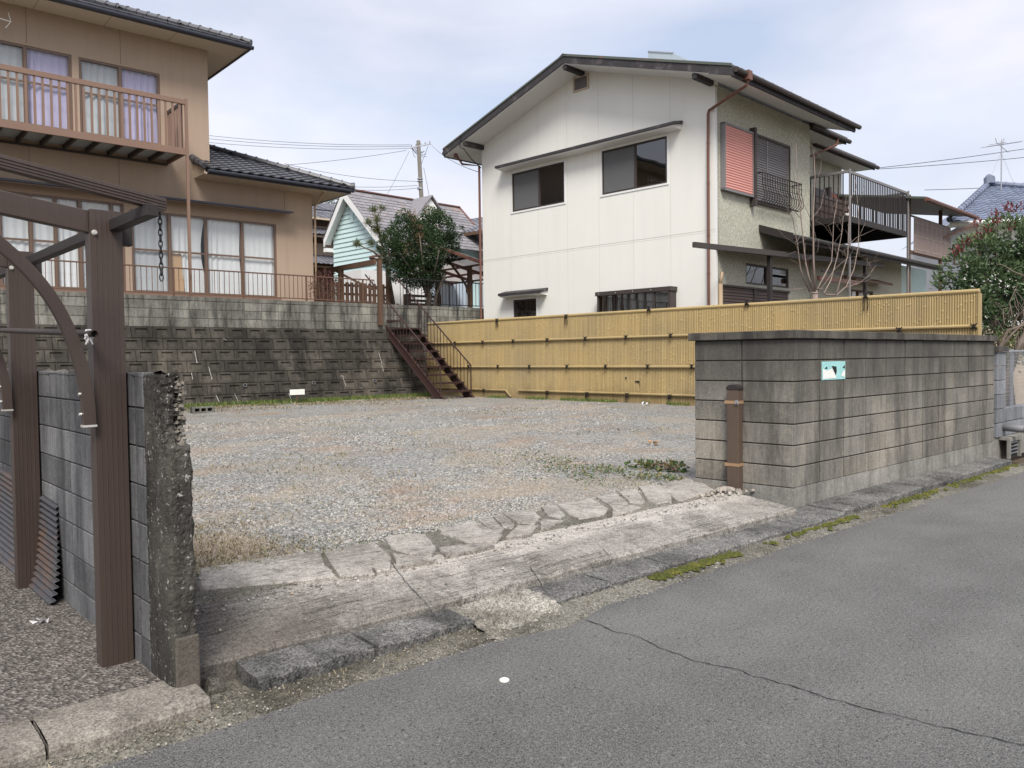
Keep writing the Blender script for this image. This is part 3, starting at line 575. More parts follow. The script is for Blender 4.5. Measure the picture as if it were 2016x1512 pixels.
def run(X, Y, X2, Y2, w=.014):
    a = RT.px(X, Y, .25); b = RT.px(X2, Y2, .25)
    def on(u, z): s = (z-.47)/sz; return onret(u, s, .045)
    P = [on(a[0]+(b[0]-a[0])*k/6+.008*nz3(k, X, .9), a[1]+(b[1]-a[1])*k/6) for k in range(7)]
    for k in range(6): w0, w1 = w*random.uniform(.4, 1.2), w*random.uniform(.4, 1.2); m.face([(P[k][0]-w0, P[k][1], P[k][2]), (P[k][0]+w0, P[k][1], P[k][2]), (P[k+1][0]+w1, P[k+1][1], P[k+1][2]), (P[k+1][0]-w1, P[k+1][1], P[k+1][2])])
for q in ((410,723,414,748),(375,735,376,748),(455,775,462,798),(418,778,424,795),(748,695,751,716),(745,716,756,718),(750,718,752,732),(664,742,670,740),(670,740,674,762),(699,763,706,766),(560,775,566,795),(445,667,452,671),(386,692,388,716)): run(*q, w=.0065)
build(m, 'lime_streak', M['efflorescence'], t_ret, recalc=False)
for X, Y in ((478,760),(613,755),(733,751)):
    a = RT.px(X, Y, .2); s = (a[1]-.47)/sz; c = onret(a[0], s, .02); m = MB(); n = 14; q = onret(a[0], s, .075)
    for k in range(n):
        A, B = 2*math.pi*k/n, 2*math.pi*(k+1)/n
        def rp_(ang, r, base): return (base[0]+r*math.cos(ang), base[1]+r*math.sin(ang)*sx, base[2]+r*math.sin(ang)*sz)
        m.face([rp_(A,.042,c), rp_(B,.042,c), rp_(B,.042,q), rp_(A,.042,q)]); m.face([rp_(A,.042,q), rp_(B,.042,q), rp_(B,.034,q), rp_(A,.034,q)]); m.face([rp_(A,.034,q), rp_(B,.034,q), rp_(B,.034,c), rp_(A,.034,c)])
    p = build(m, 'weep_pipe', M['pvc'], t_ret); m = MB(); qq = onret(a[0], s, .048); m.face([rp_(2*math.pi*k/n, .036, qq) for k in range(n)]); build(m, 'pipe_bore', M['drain'], p)
# ---------------------------------------------------------------- railing along the terrace edge
def railing(t, x0, x1, y, z0, z1, pitch, mat, post_every, wr=.035, wb=.012, xf=None):
    a = MB(xf); a.box(x0, x1, y-wr/2, y+wr/2, z1-.03, z1); build(a, 'handrail', mat, t, bevel=.004)
    a = MB(xf); a.box(x0, x1, y-.012, y+.012, z0+.05, z0+.075); build(a, 'bottom_rail', mat, t)
    n = int((x1-x0)/pitch); a = MB(xf); np_ = []
    for k in range(n+1):
        u = x0+(x1-x0)*k/n
        if k % post_every == 0: np_.append(u)
        else: a.box(u-wb/2, u+wb/2, y-wb/2, y+wb/2, z0+.0751, z1-.0301)
    build(a, 'balusters', mat, t)
    for u in np_: a = MB(xf); a.box(u-.018, u+.018, y-.0181, y+.0181, z0, z1-.0302); build(a, 'post', mat, t)
xr = RT.px(737, 580, .64)[0]
t = thing('terrace_railing', 'brown metal railing along the top of the retaining wall before the tan house', 'railing', RT, (-3, .64, 2.97))
railing(t, -9.3, xr, .64, 2.97, 3.62, .115, M['rail'], 14)
t = thing('terrace_fence', 'black metal fence with thin vertical bars below the round evergreen tree', 'fence', RT, (5, .66, 2.97))
railing(t, xr+1.05, 9.5, .66, 2.97, 3.72, .12, M['black'], 12)
t = thing('timber_fence', 'dark brown slatted timber fence standing behind the terrace railing', 'fence', RT, (2, 2.6, 2.93)); m = MB()
for k in range(15): m.box(1.9+.15*k, 2.0+.15*k, 2.6, 2.62, 2.93, 3.72)
for z in (3.1, 3.35, 3.6): m.box(1.8, 4.2, 2.621, 2.65, z, z+.07)
build(m, 'slats', M['brownwood'], t)
# ---------------------------------------------------------------- metal stair down from the terrace
t = thing('metal_staircase', 'maroon steel staircase with open treads leading up to the terrace gate', 'staircase', FN, (-6.4, -.85, .47))
SX0, SX1, SZ0, SZ1 = -6.33, -9.28, .47, 2.97; ya, yb = -1.36, -.36; ND = 12
def st(x): return SZ0+(SZ1-SZ0)*(SX0-x)/(SX0-SX1)
for y in (ya, yb):
    m = MB(); m.prism([(SX0+.17, y-.006, SZ0-.05), (SX0-.16, y-.006, SZ0-.05), (SX1-.12, y-.006, SZ1-.10), (SX1-.12, y-.006, SZ1+.10)], (0, .012, 0)); 
    for q in (0, 1): p0 = Vector((SX0+(.17 if q else -.16), y, SZ0-.05)); p1 = Vector((SX1-.12, y, SZ1+(.10 if q else -.10))); m.bar(p0, p1, .07, .012)
    build(m, 'stringer', M['stairpaint'], t)
for k in range(ND):
    z = SZ0+(SZ1-SZ0)*(k+1)/ND; x = SX0+(SX1-SX0)*(k+.55)/ND; m = MB(); m.box(x-.12, x+.12, ya+.0061, yb-.0061, z-.012, z); m.box(x+.108, x+.12, ya+.0062, yb-.0062, z-.04, z-.0121); build(m, 'tread', M['stairpaint'], t)
for y, s_ in ((ya, -1), (yb, 1)):
    yy = y + s_*.02; h = MB(); top = [(SX0-.03, yy, st(SX0-.03)+.02), (SX0-.03, yy, st(SX0-.03)+.82), (SX1-.2, yy, SZ1+.86), (SX1-.2, yy, SZ1)]
    h.tube(top[:2], .017); h.tube([top[1], top[2]], .02)
    build(h, 'handrail', M['stairpaint'], t); h = MB()
    for k in range(22):
        x = SX0-.03+(SX1-.1-SX0)*(k+1)/23; h.box(x-.006, x+.006, yy-.006, yy+.006, st(x)+.06, st(x)+.81)
    build(h, 'balusters', M['stairpaint'], t)
t = thing('gate_post', 'tall square dark brown post at the head of the maroon staircase', 'post', RT, (RT.px(742,590,.64)[0], .62, 2.5)); u = OFF[t][0]; m = MB(); m.box(u-.055, u+.055, .545-.115, .545-.006, 2.4, 4.15); build(m, 'shaft', M['brownwood'], t, bevel=.005)
m = MB(); m.box(u-.065, u+.065, .42, .55, 4.1501, 4.175); build(m, 'post_cap', M['brownwood'], t)
# ---------------------------------------------------------------- yellow bamboo fence
t_b = thing('bamboo_fence', 'yellow imitation bamboo fence with black rope ties below the white house', 'fence', FN, (-1.5, 0, .47))
FX0, FX1, FZ0, FZ1 = FN.px(825, 700)[0], FN.px(1926, 600)[0], .44, 2.47
m = MB(); u = FX0; k = 0
while u < FX1-.02:
    r = .0172; z = FZ0; t0 = random.random(); segs = []
    nodes = sorted(random.uniform(FZ0, FZ1) for _ in range(4)) if 1 else []
    cyl = [(math.cos(a), math.sin(a)) for a in (math.pi, math.pi*1.25, math.pi*1.5, math.pi*1.75, 2*math.pi)]
    def ring(rr, zz): return [m.P((u+.0195+c*rr, s_*rr, zz)) for c, s_ in cyl]
    zs = [(FZ0, r)]
    for nz_ in nodes:
        if nz_-zs[-1][0] > .12: zs += [(nz_-.02, r), (nz_-.012, r*1.22), (nz_+.012, r*1.22), (nz_+.02, r)]
    zs.append((FZ1-.02, r)); prev = None
    for zz, rr in zs:
        c = ring(rr, zz)
        if prev:
            for q in range(4): m.idx((prev[q], prev[q+1], c[q+1], c[q]), t0)
        prev = c
    u += .039
build(m, 'cane_panel', M['bamboo'], t_b, recalc=False); m = MB(); m.box(FX0, FX1, -.004, .03, FZ0, FZ1-.02, .4); build(m, 'backing_board', M['bamboo_back'], t_b)
def bamboo_rail(pts, r, nm='rail'):
    h = MB(); 
    for (a, b) in zip(pts[:-1], pts[1:]):
        a = Vector(a); b = Vector(b); L = (b-a).length; n = max(1, int(L/.5)); P = []; rr = []
        for k in range(n):
            p = a+(b-a)*(k/n); d = (b-a).normalized(); P += [p, p+d*(L/n-.03), p+d*(L/n-.015)]; rr += [r, r, r*1.12]
        P.append(b); rr.append(r); h.tube(P, rr, 10)
    build(h, nm, M['bamboo'], t_b, smooth=False)
bamboo_rail([(FX0-.02, 0, FZ1), (FX1+.02, 0, FZ1+.01)], .036, 'top_rail')
for X, Y in ((1100, 669), ): pass
zr1 = FN.px(1200, 665)[1]; zr2 = FN.px(1200, 722)[1]; zr3 = FN.px(1230, 775)[1]
bamboo_rail([(FX0, -.04, zr1), (FX1, -.04, zr1)], .028); bamboo_rail([(FX0, -.04, zr2), (FN.px(1208,722)[0], -.04, zr2)], .028); bamboo_rail([(FN.px(1208,722)[0]+.02, -.042, zr2), (FX1, -.042, zr2)], .03)
xg = FN.px(998, 770)[0]; bamboo_rail([(FX0, -.04, zr3+.02), (xg, -.04, zr3), (xg+.22, -.07, zr3-.16)], .026); bamboo_rail([(FN.px(1023,770)[0], -.04, zr3+.01), (FX1, -.04, zr3-.01)], .028)
def tie(X, Y, hang, y=-.075):
    u, z = FN.px(X, Y, y); h = MB(); r = .009
    for q in (-1, 1): h.tube([(u-q*.045, y, z-.05), (u-q*.01, y-.012, z), (u+q*.05, y, z+.05)], r, 5)
    h.tube([(u, y+.0, z-.045), (u-.004, y-.01, z), (u, y+.0, z+.045)], .014, 5); h.blob((u, y-.006, z), .022, .018, .022)
    if hang:
        for q in (-1, 1): h.tube([(u, y, z), (u+q*.03, y-.006, z-.06), (u+q*.035+.01, y-.004, z-hang*.6), (u+q*.03, y, z-hang)], r*.9, 5); h.blob((u+q*.03, y, z-hang), .012, .012, .022)
    build(h, 'rope_tie', M['rope'], t_b)
for X, Y, hg in ((978,631,.17),(1114,623,.2),(1277,607,.08),(1470,596,.08),(1704,582,.26)): tie(X, Y, hg, -.05)
for X in (895,950,1010,1077,1152,1232,1320): tie(X, FN.px and 676-(X-895)*.0352, 0)
for X in (923,980,1042,1116,1192,1275,1362): tie(X, 722, 0)
for X, Y, hg in ((952,769,0),(1077,773,0),(1155,776,.12),(1234,778,.10),(1318,781,.03),(1770,650,0),(1917,643,0)): tie(X, Y, hg)
u, z = FN.px(1262, 752)
for P in ([(u-.16,-.026,z+.02),(u-.02,-.026,z+.03),(u-.01,-.026,z-.14),(u-.03,-.026,z-.02),(u-.13,-.026,z-.005)], [(u-.42,-.026,z+.1),(u-.36,-.026,z+.11),(u-.385,-.026,z+.04)]): m = MB(); m.face(P); build(m, 'broken_hole', M['drain'], t_b)
m = MB(); m.box(FX1+.001, FX1+.04, -.03, .05, .3, FZ1-.03); build(m, 'end_post', M['bamboo'], t_b)
# ---------------------------------------------------------------- right block wall round the corner of the gate
t_w = thing('block_wall', 'grey concrete block boundary wall with dark coping turning the gate corner', 'wall', WR, (0, 0, 0))
LW = WR.px(1957, 800)[0]; LF = -WL.px(1367, 800)[0]; Z0 = WR.px(1562, 962)[1]; ROW = (WR.px(1562, 667)[1]-Z0)/7; CAPH = WR.px(1562, 649, -.035)[1]-Z0-7*ROW; TH = .14; ZT = Z0+7*ROW
def toWR(p): q = WL.w(p[0], p[1], p[2]); return WR.loc(q)
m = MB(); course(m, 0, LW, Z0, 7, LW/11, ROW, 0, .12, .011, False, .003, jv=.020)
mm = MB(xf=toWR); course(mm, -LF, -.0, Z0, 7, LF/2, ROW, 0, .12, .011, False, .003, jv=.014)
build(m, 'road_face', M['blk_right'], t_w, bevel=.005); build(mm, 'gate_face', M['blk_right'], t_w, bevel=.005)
m = MB(); m.box(.012, LW-.01, .009, TH, 0, ZT+.0035); build(m, 'core', M['mortar_dark'], t_w)
m = MB(xf=toWR); m.box(-LF+.01, -.012, .009, TH, 0, ZT+.0038); build(m, 'gate_core', M['mortar_dark'], t_w)
m = MB(); m.grid(lambda i, j: (-.002+(LW+.01)*i/60, -.014+.004*nz3(i, j, .7), (-.03 if j == 0 else .08*j+.003*nz3(i*2, j, .9))*(1) if j < 4 else Z0+.004), 60, 4); m.face([(-.002,-.014,Z0+.002),(LW,-.014,Z0+.002),(LW,.02,Z0+.002),(-.002,.02,Z0+.002)]); m.face([(LW+.008,-.014,-.03),(LW+.008,.15,-.03),(LW+.008,.15,Z0),(LW+.008,-.014,Z0)]); build(m, 'plinth', M['blk_base'], t_w)
m = MB(xf=toWR); m.box(-LF-.002, .014, -.0141, .02, -.03, Z0-.002); build(m, 'gate_plinth', M['blk_base'], t_w)
m = MB()
for k in range(15): m.box(-.02 if k == 0 else LW/15*k+.002, LW/15*(k+1)-.002+(.04 if k == 14 else 0), -.035, TH+.04, Z0+7*ROW+.004+.002*(k % 2), Z0+7*ROW+CAPH+.004*nz3(k, 0, .7), random.random())
build(m, 'coping', M['blk_cap'], t_w, bevel=.006)
m = MB(xf=toWR)
for k in range(3): m.box(-LF-.05 if k == 0 else -LF+LF/3*k+.002, -LF+LF/3*(k+1)-.002+(.03 if k == 2 else 0), -.036, TH+.03, Z0+7*ROW+.005, Z0+7*ROW+CAPH+.0005, random.random())
build(m, 'gate_coping', M['blk_cap'], t_w, bevel=.006)
# recess where the name plate was torn off
a = WR.px(1617, 712); b = WR.px(1663, 746)
m = MB(); m.box(a[0], b[0], -.006, -.0005, b[1], a[1]); nr = build(m, 'nameplate_recess', M['teal'], t_w)
u0, u1, z0, z1 = a[0], b[0], b[1], a[1]
def pl_(pts): return [(u0+(u1-u0)*x, -.0085, z0+(z1-z0)*y) for x, y in pts]
m = MB(); m.face(pl_([(.03,.06),(.60,.08),(.55,.3),(.42,.62),(.2,.5),(.03,.62)])); m.face(pl_([(.97,.1),(.98,.5),(.88,.42),(.8,.2)])); build(m, 'bare_plaster', M['signwhite'], nr)
m = MB(); m.face(pl_([(.4,.75),(.6,.72),(.62,.42),(.56,.22),(.50,.45)])); m.face(pl_([(.1,.62),(.2,.74),(.22,.6)])); m.face(pl_([(.86,.62),(.97,.8),(.97,.6)])); build(m, 'dark_gap', M['drain'], nr)
# brown chain-gate case strapped to the gate face
g = WL.px(1447, 965, -.05); gt = WL.px(1447, 757, -.05)
t = thing('gate_chain_case', 'slim brown metal gate case strapped upright to the block wall', 'gate post', WL, (g[0], -.05, .15)); u = g[0]
m = MB(); m.box(u-.062, u+.062, -.095, -.006, .17, gt[1]-.05); build(m, 'case', M['gatepost'], t, bevel=.006)
m = MB(); m.prism([(u-.068,-.1,gt[1]-.05),(u+.068,-.1,gt[1]-.05),(u+.068,-.1,gt[1]-.025),(u+.03,-.1,gt[1]),(u-.03,-.1,gt[1]),(u-.068,-.1,gt[1]-.025)], (0,.094,0)); build(m, 'cap', M['aludark'], t, bevel=.003)
for Y in (792, 915): z = WL.px(1440, Y, -.1)[1]; m = MB(); m.box(u-.085, u+.066, -.0985, -.0001, z-.015, z+.015); build(m, 'strap', M['strap'], t)
z = WL.px(1447, 792, -.1)[1]; m = MB()
for k in range(7): m.tube([(u+.05+.02*math.cos(k), -.1-.008*(k % 2), z+.02*math.sin(k*2.1)), (u+.055+.02*math.cos(k+2), -.115, z+.022*math.sin(k*2.1+2))], .005, 5)
build(m, 'wire_knot', M['galv'], t)
# grey pier and mesh fence beyond
ux = LW+.06
t = thing('low_block_wall', 'lower blue-grey block wall with mesh fence beyond the tall wall', 'wall', WR, (ux, 0, 0)); m = MB()
for j in range(6): m.box(ux, ux+.36, -.02, .2, .3+.2*j+.004, .3+.2*(j+1)-.004, random.random())
build(m, 'pier', M['blk_far'], t, bevel=.005); m = MB(); m.box(ux-.03, ux+.4, -.05, .23, 1.504, 1.58); build(m, 'pier_cap', M['blk_cap'], t, bevel=.006)
m = MB(); course(m, ux+.37, ux+5.4, .3, 2, .42, .2, .0, .14, .01, False, .003); build(m, 'block_course', M['blk_far'], t, bevel=.005)
m = MB(); m.box(ux, ux+5.4, .005, .15, -.02, .298); build(m, 'plinth', M['blk_base'], t)
m = MB()
for k in range(14): m.box(ux+.42, ux+5.4, .06, .065, .75+.056*k, .754+.056*k)
for k in range(90): m.box(ux+.42+.055*k, ux+.424+.055*k, .055, .06, .7, 1.52)
m.box(ux+.42, ux+5.4, .05, .07, 1.5, 1.525); build(m, 'wire_mesh', M['galv'], t)
m = MB()
for k in range(4): m.box(ux+1.0+1.2*k, ux+1.035+1.2*k, .07, .105, .69, 1.54)
build(m, 'fence_post', M['galv'], t)
t = thing('drain_grate', 'small dark slotted drain opening at the foot of the far block wall', 'drain', WR, (ux+.33, -.1, 0)); u = ux+.2
m = MB(); m.box(u, u+.42, -.10, -.09, .02, .26); build(m, 'opening', M['drain'], t); m = MB(); m.box(u-.05, u+.47, -.14, -.101, .24, .30); m.box(u-.05, u, -.14, -.101, 0, .24); m.box(u+.42, u+.47, -.14, -.101, 0, .24); m.box(u-.05, u+.47, -.1005, -.001, .26, .301); build(m, 'surround', M['blk_base'], t)
m = MB()
for k in range(4): m.box(u, u+.42, -.112, -.1005, .055+.05*k, .072+.05*k)
build(m, 'bars', M['galv'], t)
a = WR.px(2003, 843, -.2); t = thing('drain_pipe', 'short grey pipe poking out of the far block wall', 'pipe', WR, (a[0], -.2, a[1])); m = MB(); m.tube([(a[0]+.02, .02, a[1]), (a[0]-.02, -.35, a[1]-.01)], .05, 14); build(m, 'pipe', M['pvc'], t, smooth=True)
m = MB(); m.tube([(a[0]-.012,-.30,a[1]-.008),(a[0]-.0205,-.356,a[1]-.011)], .056, 14); build(m, 'pipe_collar', M['pvc'], t)
# ---------------------------------------------------------------- broken block wall at the front left
t_l = thing('block_boundary_wall', 'blue-grey block wall with a broken crusted end beside the carport', 'wall', K, (-2.1, .33, .05)); UL, UR_ = -2.192, -2.083; N0, N1 = .44, 14.5
m = MB(xf=lambda p: (p[1], p[0], p[2])); 
JN = [.60, .73]+[.98+.45*k for k in range(32)]
for j in range(8):
    for a_, b_ in zip(JN[:-1], JN[1:]):
        if b_ < N1: m.box(a_+.011, b_-.011, UL-random.uniform(0, .0025), UL+.05, .06+.176*j+.004, .06+.176*(j+1)-.003-(.02*random.random() if j == 7 else 0), random.random())
build(m, 'block_face', M['blk_left'], t_l, bevel=.004)
m = MB(); m.box(UL+.006, UR_, N0+.15, N1, 0, 1.44); build(m, 'core', M['mortar_dark'], t_l)
m = MB(); m.grid(lambda i, j: (UL-.004+(UR_-UL+.012)*j/3, N0+.17+.12*i, 1.432+.03*abs(nz3(i, j, .8))+(.012 if j in (1,2) else 0)), 110, 3); build(m, 'wall_top', M['blk_cap'], t_l)
m = MB()   # the rough broken end: a lumpy pillar
NZ, NA = 200, 96
def pil(i, j):
    z = .03+1.41*i/NZ; a = 2*math.pi*(j+.5)/NA; hw, hd = (UR_-UL)/2+.003, .15; ca, sa = math.cos(a), math.sin(a)
    e_ = 7; k = (abs(ca)**e_+abs(sa)**e_)**(-1/e_); x, y = hw*ca*k, hd*sa*k
    rough = .0035*nz3(x*3+z, y*3, 12, z*9)+.0035*nz3(x, y, 45, z*45)+.003*nz3(x, y, 110, z*110)
    rx = x/hw; ry = y/hd
    if z < .34: rough *= .5
    top = sm((z-1.13+.03*nz3(x, y, 20))/.035)         # the corner that has broken away
    if ry < -.2: y += top*(.085 if rx > -.25 else .02)*(1+.5*nz3(x, z, 24, y*24))
    if rx > .2: x -= top*.030*(1+.9*nz3(y, z, 22, x*22))
    if top > .5 and (rx > .1 or ry < -.2): rough += .011*nz3(x, y, 38, z*38)+.007*nz3(x, y, 85, z*85)
    if rx > .6: rough += .006*nz3(x, y, 18, z*14)
    return ((UL+UR_)/2+x+rough*(1 if rx > 0 else -1)*(abs(rx) > .8)+.4*rough, .475+y+rough*(1 if ry > 0 else -1)*(abs(ry) > .8), z+(0 if i < NZ else .02*nz3(x, y, 30)))
m.grid(pil, NZ, NA); cp_ = ((UL+UR_)/2, .50, 1.425); [m.face([pil(NZ, j), pil(NZ, j+1), cp_]) for j in range(NA)]; build(m, 'broken_end', M['blk_pillar'], t_l)
m = MB()
for k in range(330):
    z = 1.13+.28*random.random()**1.2; q = random.random()
    if q < .62: x, y = random.uniform(UL+.035, UR_-.012), .385+random.uniform(-.02, .02)+.03*(z-1.13)
    else: x, y = UR_-.026+random.uniform(-.01, .008), random.uniform(.36, .58)
    s_ = random.uniform(.006, .017); m.blob((x, y, z), s_, s_*.85, s_*.8, t=random.uniform(.1, .75))
build(m, 'exposed_rubble', M['rubblecore'], t_l, recalc=False)
m = MB(); m.box(UL+.012, UR_+.006, .317, .335, .02, .32); build(m, 'render_patch', M['stainconc'], t_l, bevel=.008)
# ---------------------------------------------------------------- carport frame
t_c = thing('carport_frame', 'brown aluminium carport frame with two broad posts and an arched brace', 'carport', K, (-2.27, .8, .1)); 
PU0, PU1 = -2.342, -2.205
def cpost(n0):
    h = MB(); h.box(PU0, PU1, n0, n0+.085, .098, 2.19)
    for k in range(5): h.box(PU0+.02+.022*k, PU0+.026+.022*k, n0-.0015, n0+.001, .098, 2.1899)
    return build(h, 'post', M['alubrown'], t_c, bevel=.004)
p1 = cpost(.8); p2 = cpost(2.56)
for p, n0 in ((p1, .8), (p2, 2.56)):
    for u, z in ((PU1-.012, 2.13), (PU0+.018, 2.085)): h = MB(); h.tube([(u, n0+.002, z), (u, n0-.012, z)], .0085, 6); h.tube([(u, n0-.0005, z), (u, n0-.004, z)], .0125, 12); build(h, 'bolt', M['bolt'], p)
for n0 in (.815, 2.575):      # arm rising over the parking bay
    h = MB(); P = [(PU0+.001, n0, 2.185), (PU0+.001, n0, 2.085), (-5.2, n0, 2.50), (-5.2, n0, 2.58)]; h.prism(P, (0, .055, 0)); build(h, 'arm', M['alubrown'], t_c, bevel=.004)
    h = MB(); h.box(PU1-.001, PU1+.05, n0, n0+.05, 2.04, 2.15); build(h, 'bracket', M['aludark'], t_c, bevel=.004)
h = MB(); h.bar((PU1-.03, .30, 2.125), (PU1-.03, 6.5, 2.125), .05, .05); build(h, 'side_beam', M['aludark'], t_c, bevel=.003)
h = MB(); fz = lambda u: 2.155+(-2.17-u)*.155
h.prism([(-2.165, .335, 2.135), (-2.165, .335, 2.185), (-5.2, .335, fz(-5.2)+.03), (-5.2, .335, fz(-5.2)-.02)], (0, .05, 0))
for k in range(3): h.bar((-2.166, .333, 2.148+.012*k), (-5.2, .333, fz(-5.2)-.007+.012*k), .003, .004)
build(h, 'front_fascia', M['alubrown'], t_c, bevel=.003)
h = MB()
for k in range(4): u = -2.9-.75*k; h.bar((u, .39, fz(u)-.002), (u, 6.5, fz(u)-.002), .03, .03)
build(h, 'purlins', M['aludark'], t_c)
def brace(n0, pts, w):
    h = MB(); Q = []
    for k in range(len(pts)-1):
        for q in range(6): Q.append(Vector(pts[k]).lerp(Vector(pts[k+1]), q/6))
    Q.append(Vector(pts[-1]))
    for _ in range(14): Q = [Q[0]]+[(Q[i-1]+Q[i]*2+Q[i+1])/4 for i in range(1, len(Q)-1)]+[Q[-1]]
    for i in range(len(Q)-1):
        pass
    L = []; Rr = []
    for i, q in enumerate(Q):
        d = (Q[min(i+1, len(Q)-1)]-Q[max(i-1, 0)]).normalized(); nn = Vector((-d.y, d.x)); L.append(q+nn*w/2); Rr.append(q-nn*w/2)
    for i in range(len(Q)-1):
        A = [(p.x, n0, p.y) for p in (L[i], L[i+1], Rr[i+1], Rr[i])]; B = [(p[0], n0+.042, p[2]) for p in A]
        h.face(A); h.face(B[::-1]); h.face([A[0], B[0], B[1], A[1]]); h.face([A[2], B[2], B[3], A[3]])
    A = [(p.x, y, p.y) for p, y in ((L[0], n0), (Rr[0], n0), (Rr[0], n0+.042), (L[0], n0+.042))]; h.face(A)
    b = build(h, 'arched_brace', M['alubrown'], t_c); return b
bp = [(-2.372, 1.222), (-2.374, 1.36), (-2.40, 1.50), (-2.44, 1.64), (-2.49, 1.755), (-2.56, 1.865), (-2.66, 1.975), (-2.80, 2.09), (-3.0, 2.21)]
b1 = brace(.765, bp, .05); b2 = brace(2.525, bp, .05)
for b, n0 in ((b1, .765), (b2, 2.525)):
    h = MB(); h.box(-2.401, -2.344, n0-.002, n0+.044, 1.212, 1.2215); build(h, 'end_cap', M['bolt'], b)
    for z in (1.27, 1.36): h = MB(); h.tube([(-2.40, n0+.02, z), (-2.412, n0+.02, z)], .007, 6); build(h, 'bolt', M['bolt'], b)
# rain chain from the fascia end
t = thing('rain_chain', 'dark rain chain hanging from the right end of the carport fascia', 'chain', K, (-2.185, .36, 2.13)); h = MB(); z = 2.13
for k in range(12):
    c = (-2.185, .36, z-.0155*(1)-.0235*k); P = []
    for q in range(13):
        a = 2*math.pi*q/12; x, zz = .0075*math.cos(a), .0165*math.sin(a); P.append((c[0]+(x if k % 2 else 0), c[1]+(0 if k % 2 else x), c[2]+zz))
    h.tube(P, .0026, 5, cap=False)
build(h, 'links', M['black'], t)
# laundry pole hung between the braces
t = thing('hanging_pole', 'dark round pole hung level between the carport braces with white ties', 'pole', K, (-2.36, .62, 1.63)); e = K.px(186, 657, .66); f_ = K.px(-30, 649, 2.55)
A = Vector((e[0], .66, e[1])); B = Vector((f_[0], 2.55, f_[1])); d = (A-B).normalized(); B = B - d*.8
h = MB(); h.tube([B, A], .0145, 14, cap=False); h.tube([A, A-d*.03], .0145, 14, cap=False); h.tube([A+d*.0, A-d*.25], .012, 12, cap=False); build(h, 'tube', M['sashdark'], t, smooth=True)
h = MB(); c = A-d*.02; r1 = d.orthogonal().normalized(); r2 = d.cross(r1); h.face([c+(r1*math.cos(2*math.pi*k/14)+r2*math.sin(2*math.pi*k/14))*.0118 for k in range(14)]); build(h, 'bore', M['drain'], t)
for base, s_ in ((A-d*.08, .62), (B+d*.9, 1.0)):
    h = MB()
    for k in range(6): a = random.uniform(-.01, .01); p = base+Vector((a, random.uniform(-.02, .02), 0)); h.tube([p+Vector((0,0,.016)), p+Vector((random.uniform(-.015,.015), -.02, -.012)), p+Vector((random.uniform(-.02,.02), -.015, -.035*s_)), p+Vector((random.uniform(-.025,.02), -.012, -random.uniform(.05,.085)*s_))], [.005,.006,.005,.003], 5)
    build(h, 'cloth_tie', M['cloth'], t)
# corrugated iron leaning on the wall
for nm, n0, n1, zt, lab in (('corrugated_sheet', 1.98, 4.6, .60, 'dark corrugated iron sheet leaning low against the grey block wall behind the far post'),):
    h = MB(); NJ = 120; NI = 24; zt = K.px(120, 985, 2.3)[1]
    def cs(i, j):
        t_ = j/NJ; n = (2.02+.16*t_)+(2.6)*i/NI; n += .012*math.sin(t_*96+.5)*(i == 0); x = -2.232+.035*t_ - .045*(1-t_)**5; z = .108+(zt-.108)*t_ + .10*i/NI*t_
        return (x-.011*math.sin(t_*2*math.pi*16), n, z)
    h.grid(cs, NI, NJ); o = build(h, nm, M['rust'], fr=K, off=(-2.3, n0, .1), label=lab, cat='metal sheet'); md = o.modifiers.new('thick', 'SOLIDIFY'); md.thickness = .003
# ---------------------------------------------------------------- house building helpers
def inpoly(x, y, poly):
    c = False; n = len(poly)
    for i in range(n):
        (x1, y1), (x2, y2) = poly[i], poly[(i+1) % n]
        if (y1 > y) != (y2 > y) and x < (x2-x1)*(y-y1)/(y2-y1)+x1: c = not c
    return c
def kawara(mb, O, U, V, poly, tw=.27, tl=.235, amp=.032, lift=.028, K_=6):
    """rows of wavy roof tiles on the plane O + u U + v V, kept where their centre lies inside poly (u, v)"""
    O, U, V = Vector(O), Vector(U).normalized(), Vector(V).normalized(); N = U.cross(V).normalized()
    if N.z < 0: N = -N
    us = [p[0] for p in poly]; vs = [p[1] for p in poly]; prof = []
    for k in range(K_+1):
        s = k/K_; prof.append(amp*(math.cos(2*math.pi*(s-.12))*.5+.5)**1.6)
    for i in range(int((max(us)-min(us))/tw)+1):
        for j in range(int((max(vs)-min(vs))/tl)+1):
            u, v = min(us)+i*tw, min(vs)+j*tl
            if not inpoly(u+tw/2, v+tl/2, poly): continue
            t = random.random(); A, B, C_ = [], [], []
            for k in range(K_+1):
                q = O+U*(u+tw*k/K_)+N*prof[k]; A.append(mb.P(q+V*v+N*lift)); B.append(mb.P(q+V*(v+tl+.02)+N*.004)); C_.append(mb.P(q+V*v))
            for k in range(K_): mb.idx((A[k], A[k+1], B[k+1], B[k]), t); mb.idx((C_[k], C_[k+1], A[k+1], A[k]), t)
def ridge(mb, p, q, r=.09, L=.27):
    p, q = Vector(p), Vector(q); d = (q-p); n = max(1, int(d.length/L)); 
    for k in range(n):
        a = p+d*(k/n); b = p+d*((k+.98)/n); c = p+d*((k+.85)/n); mb.tube([a, c, c+(b-c)*.1, b], [r, r, r*1.22, r*1.22], 8, random.random())
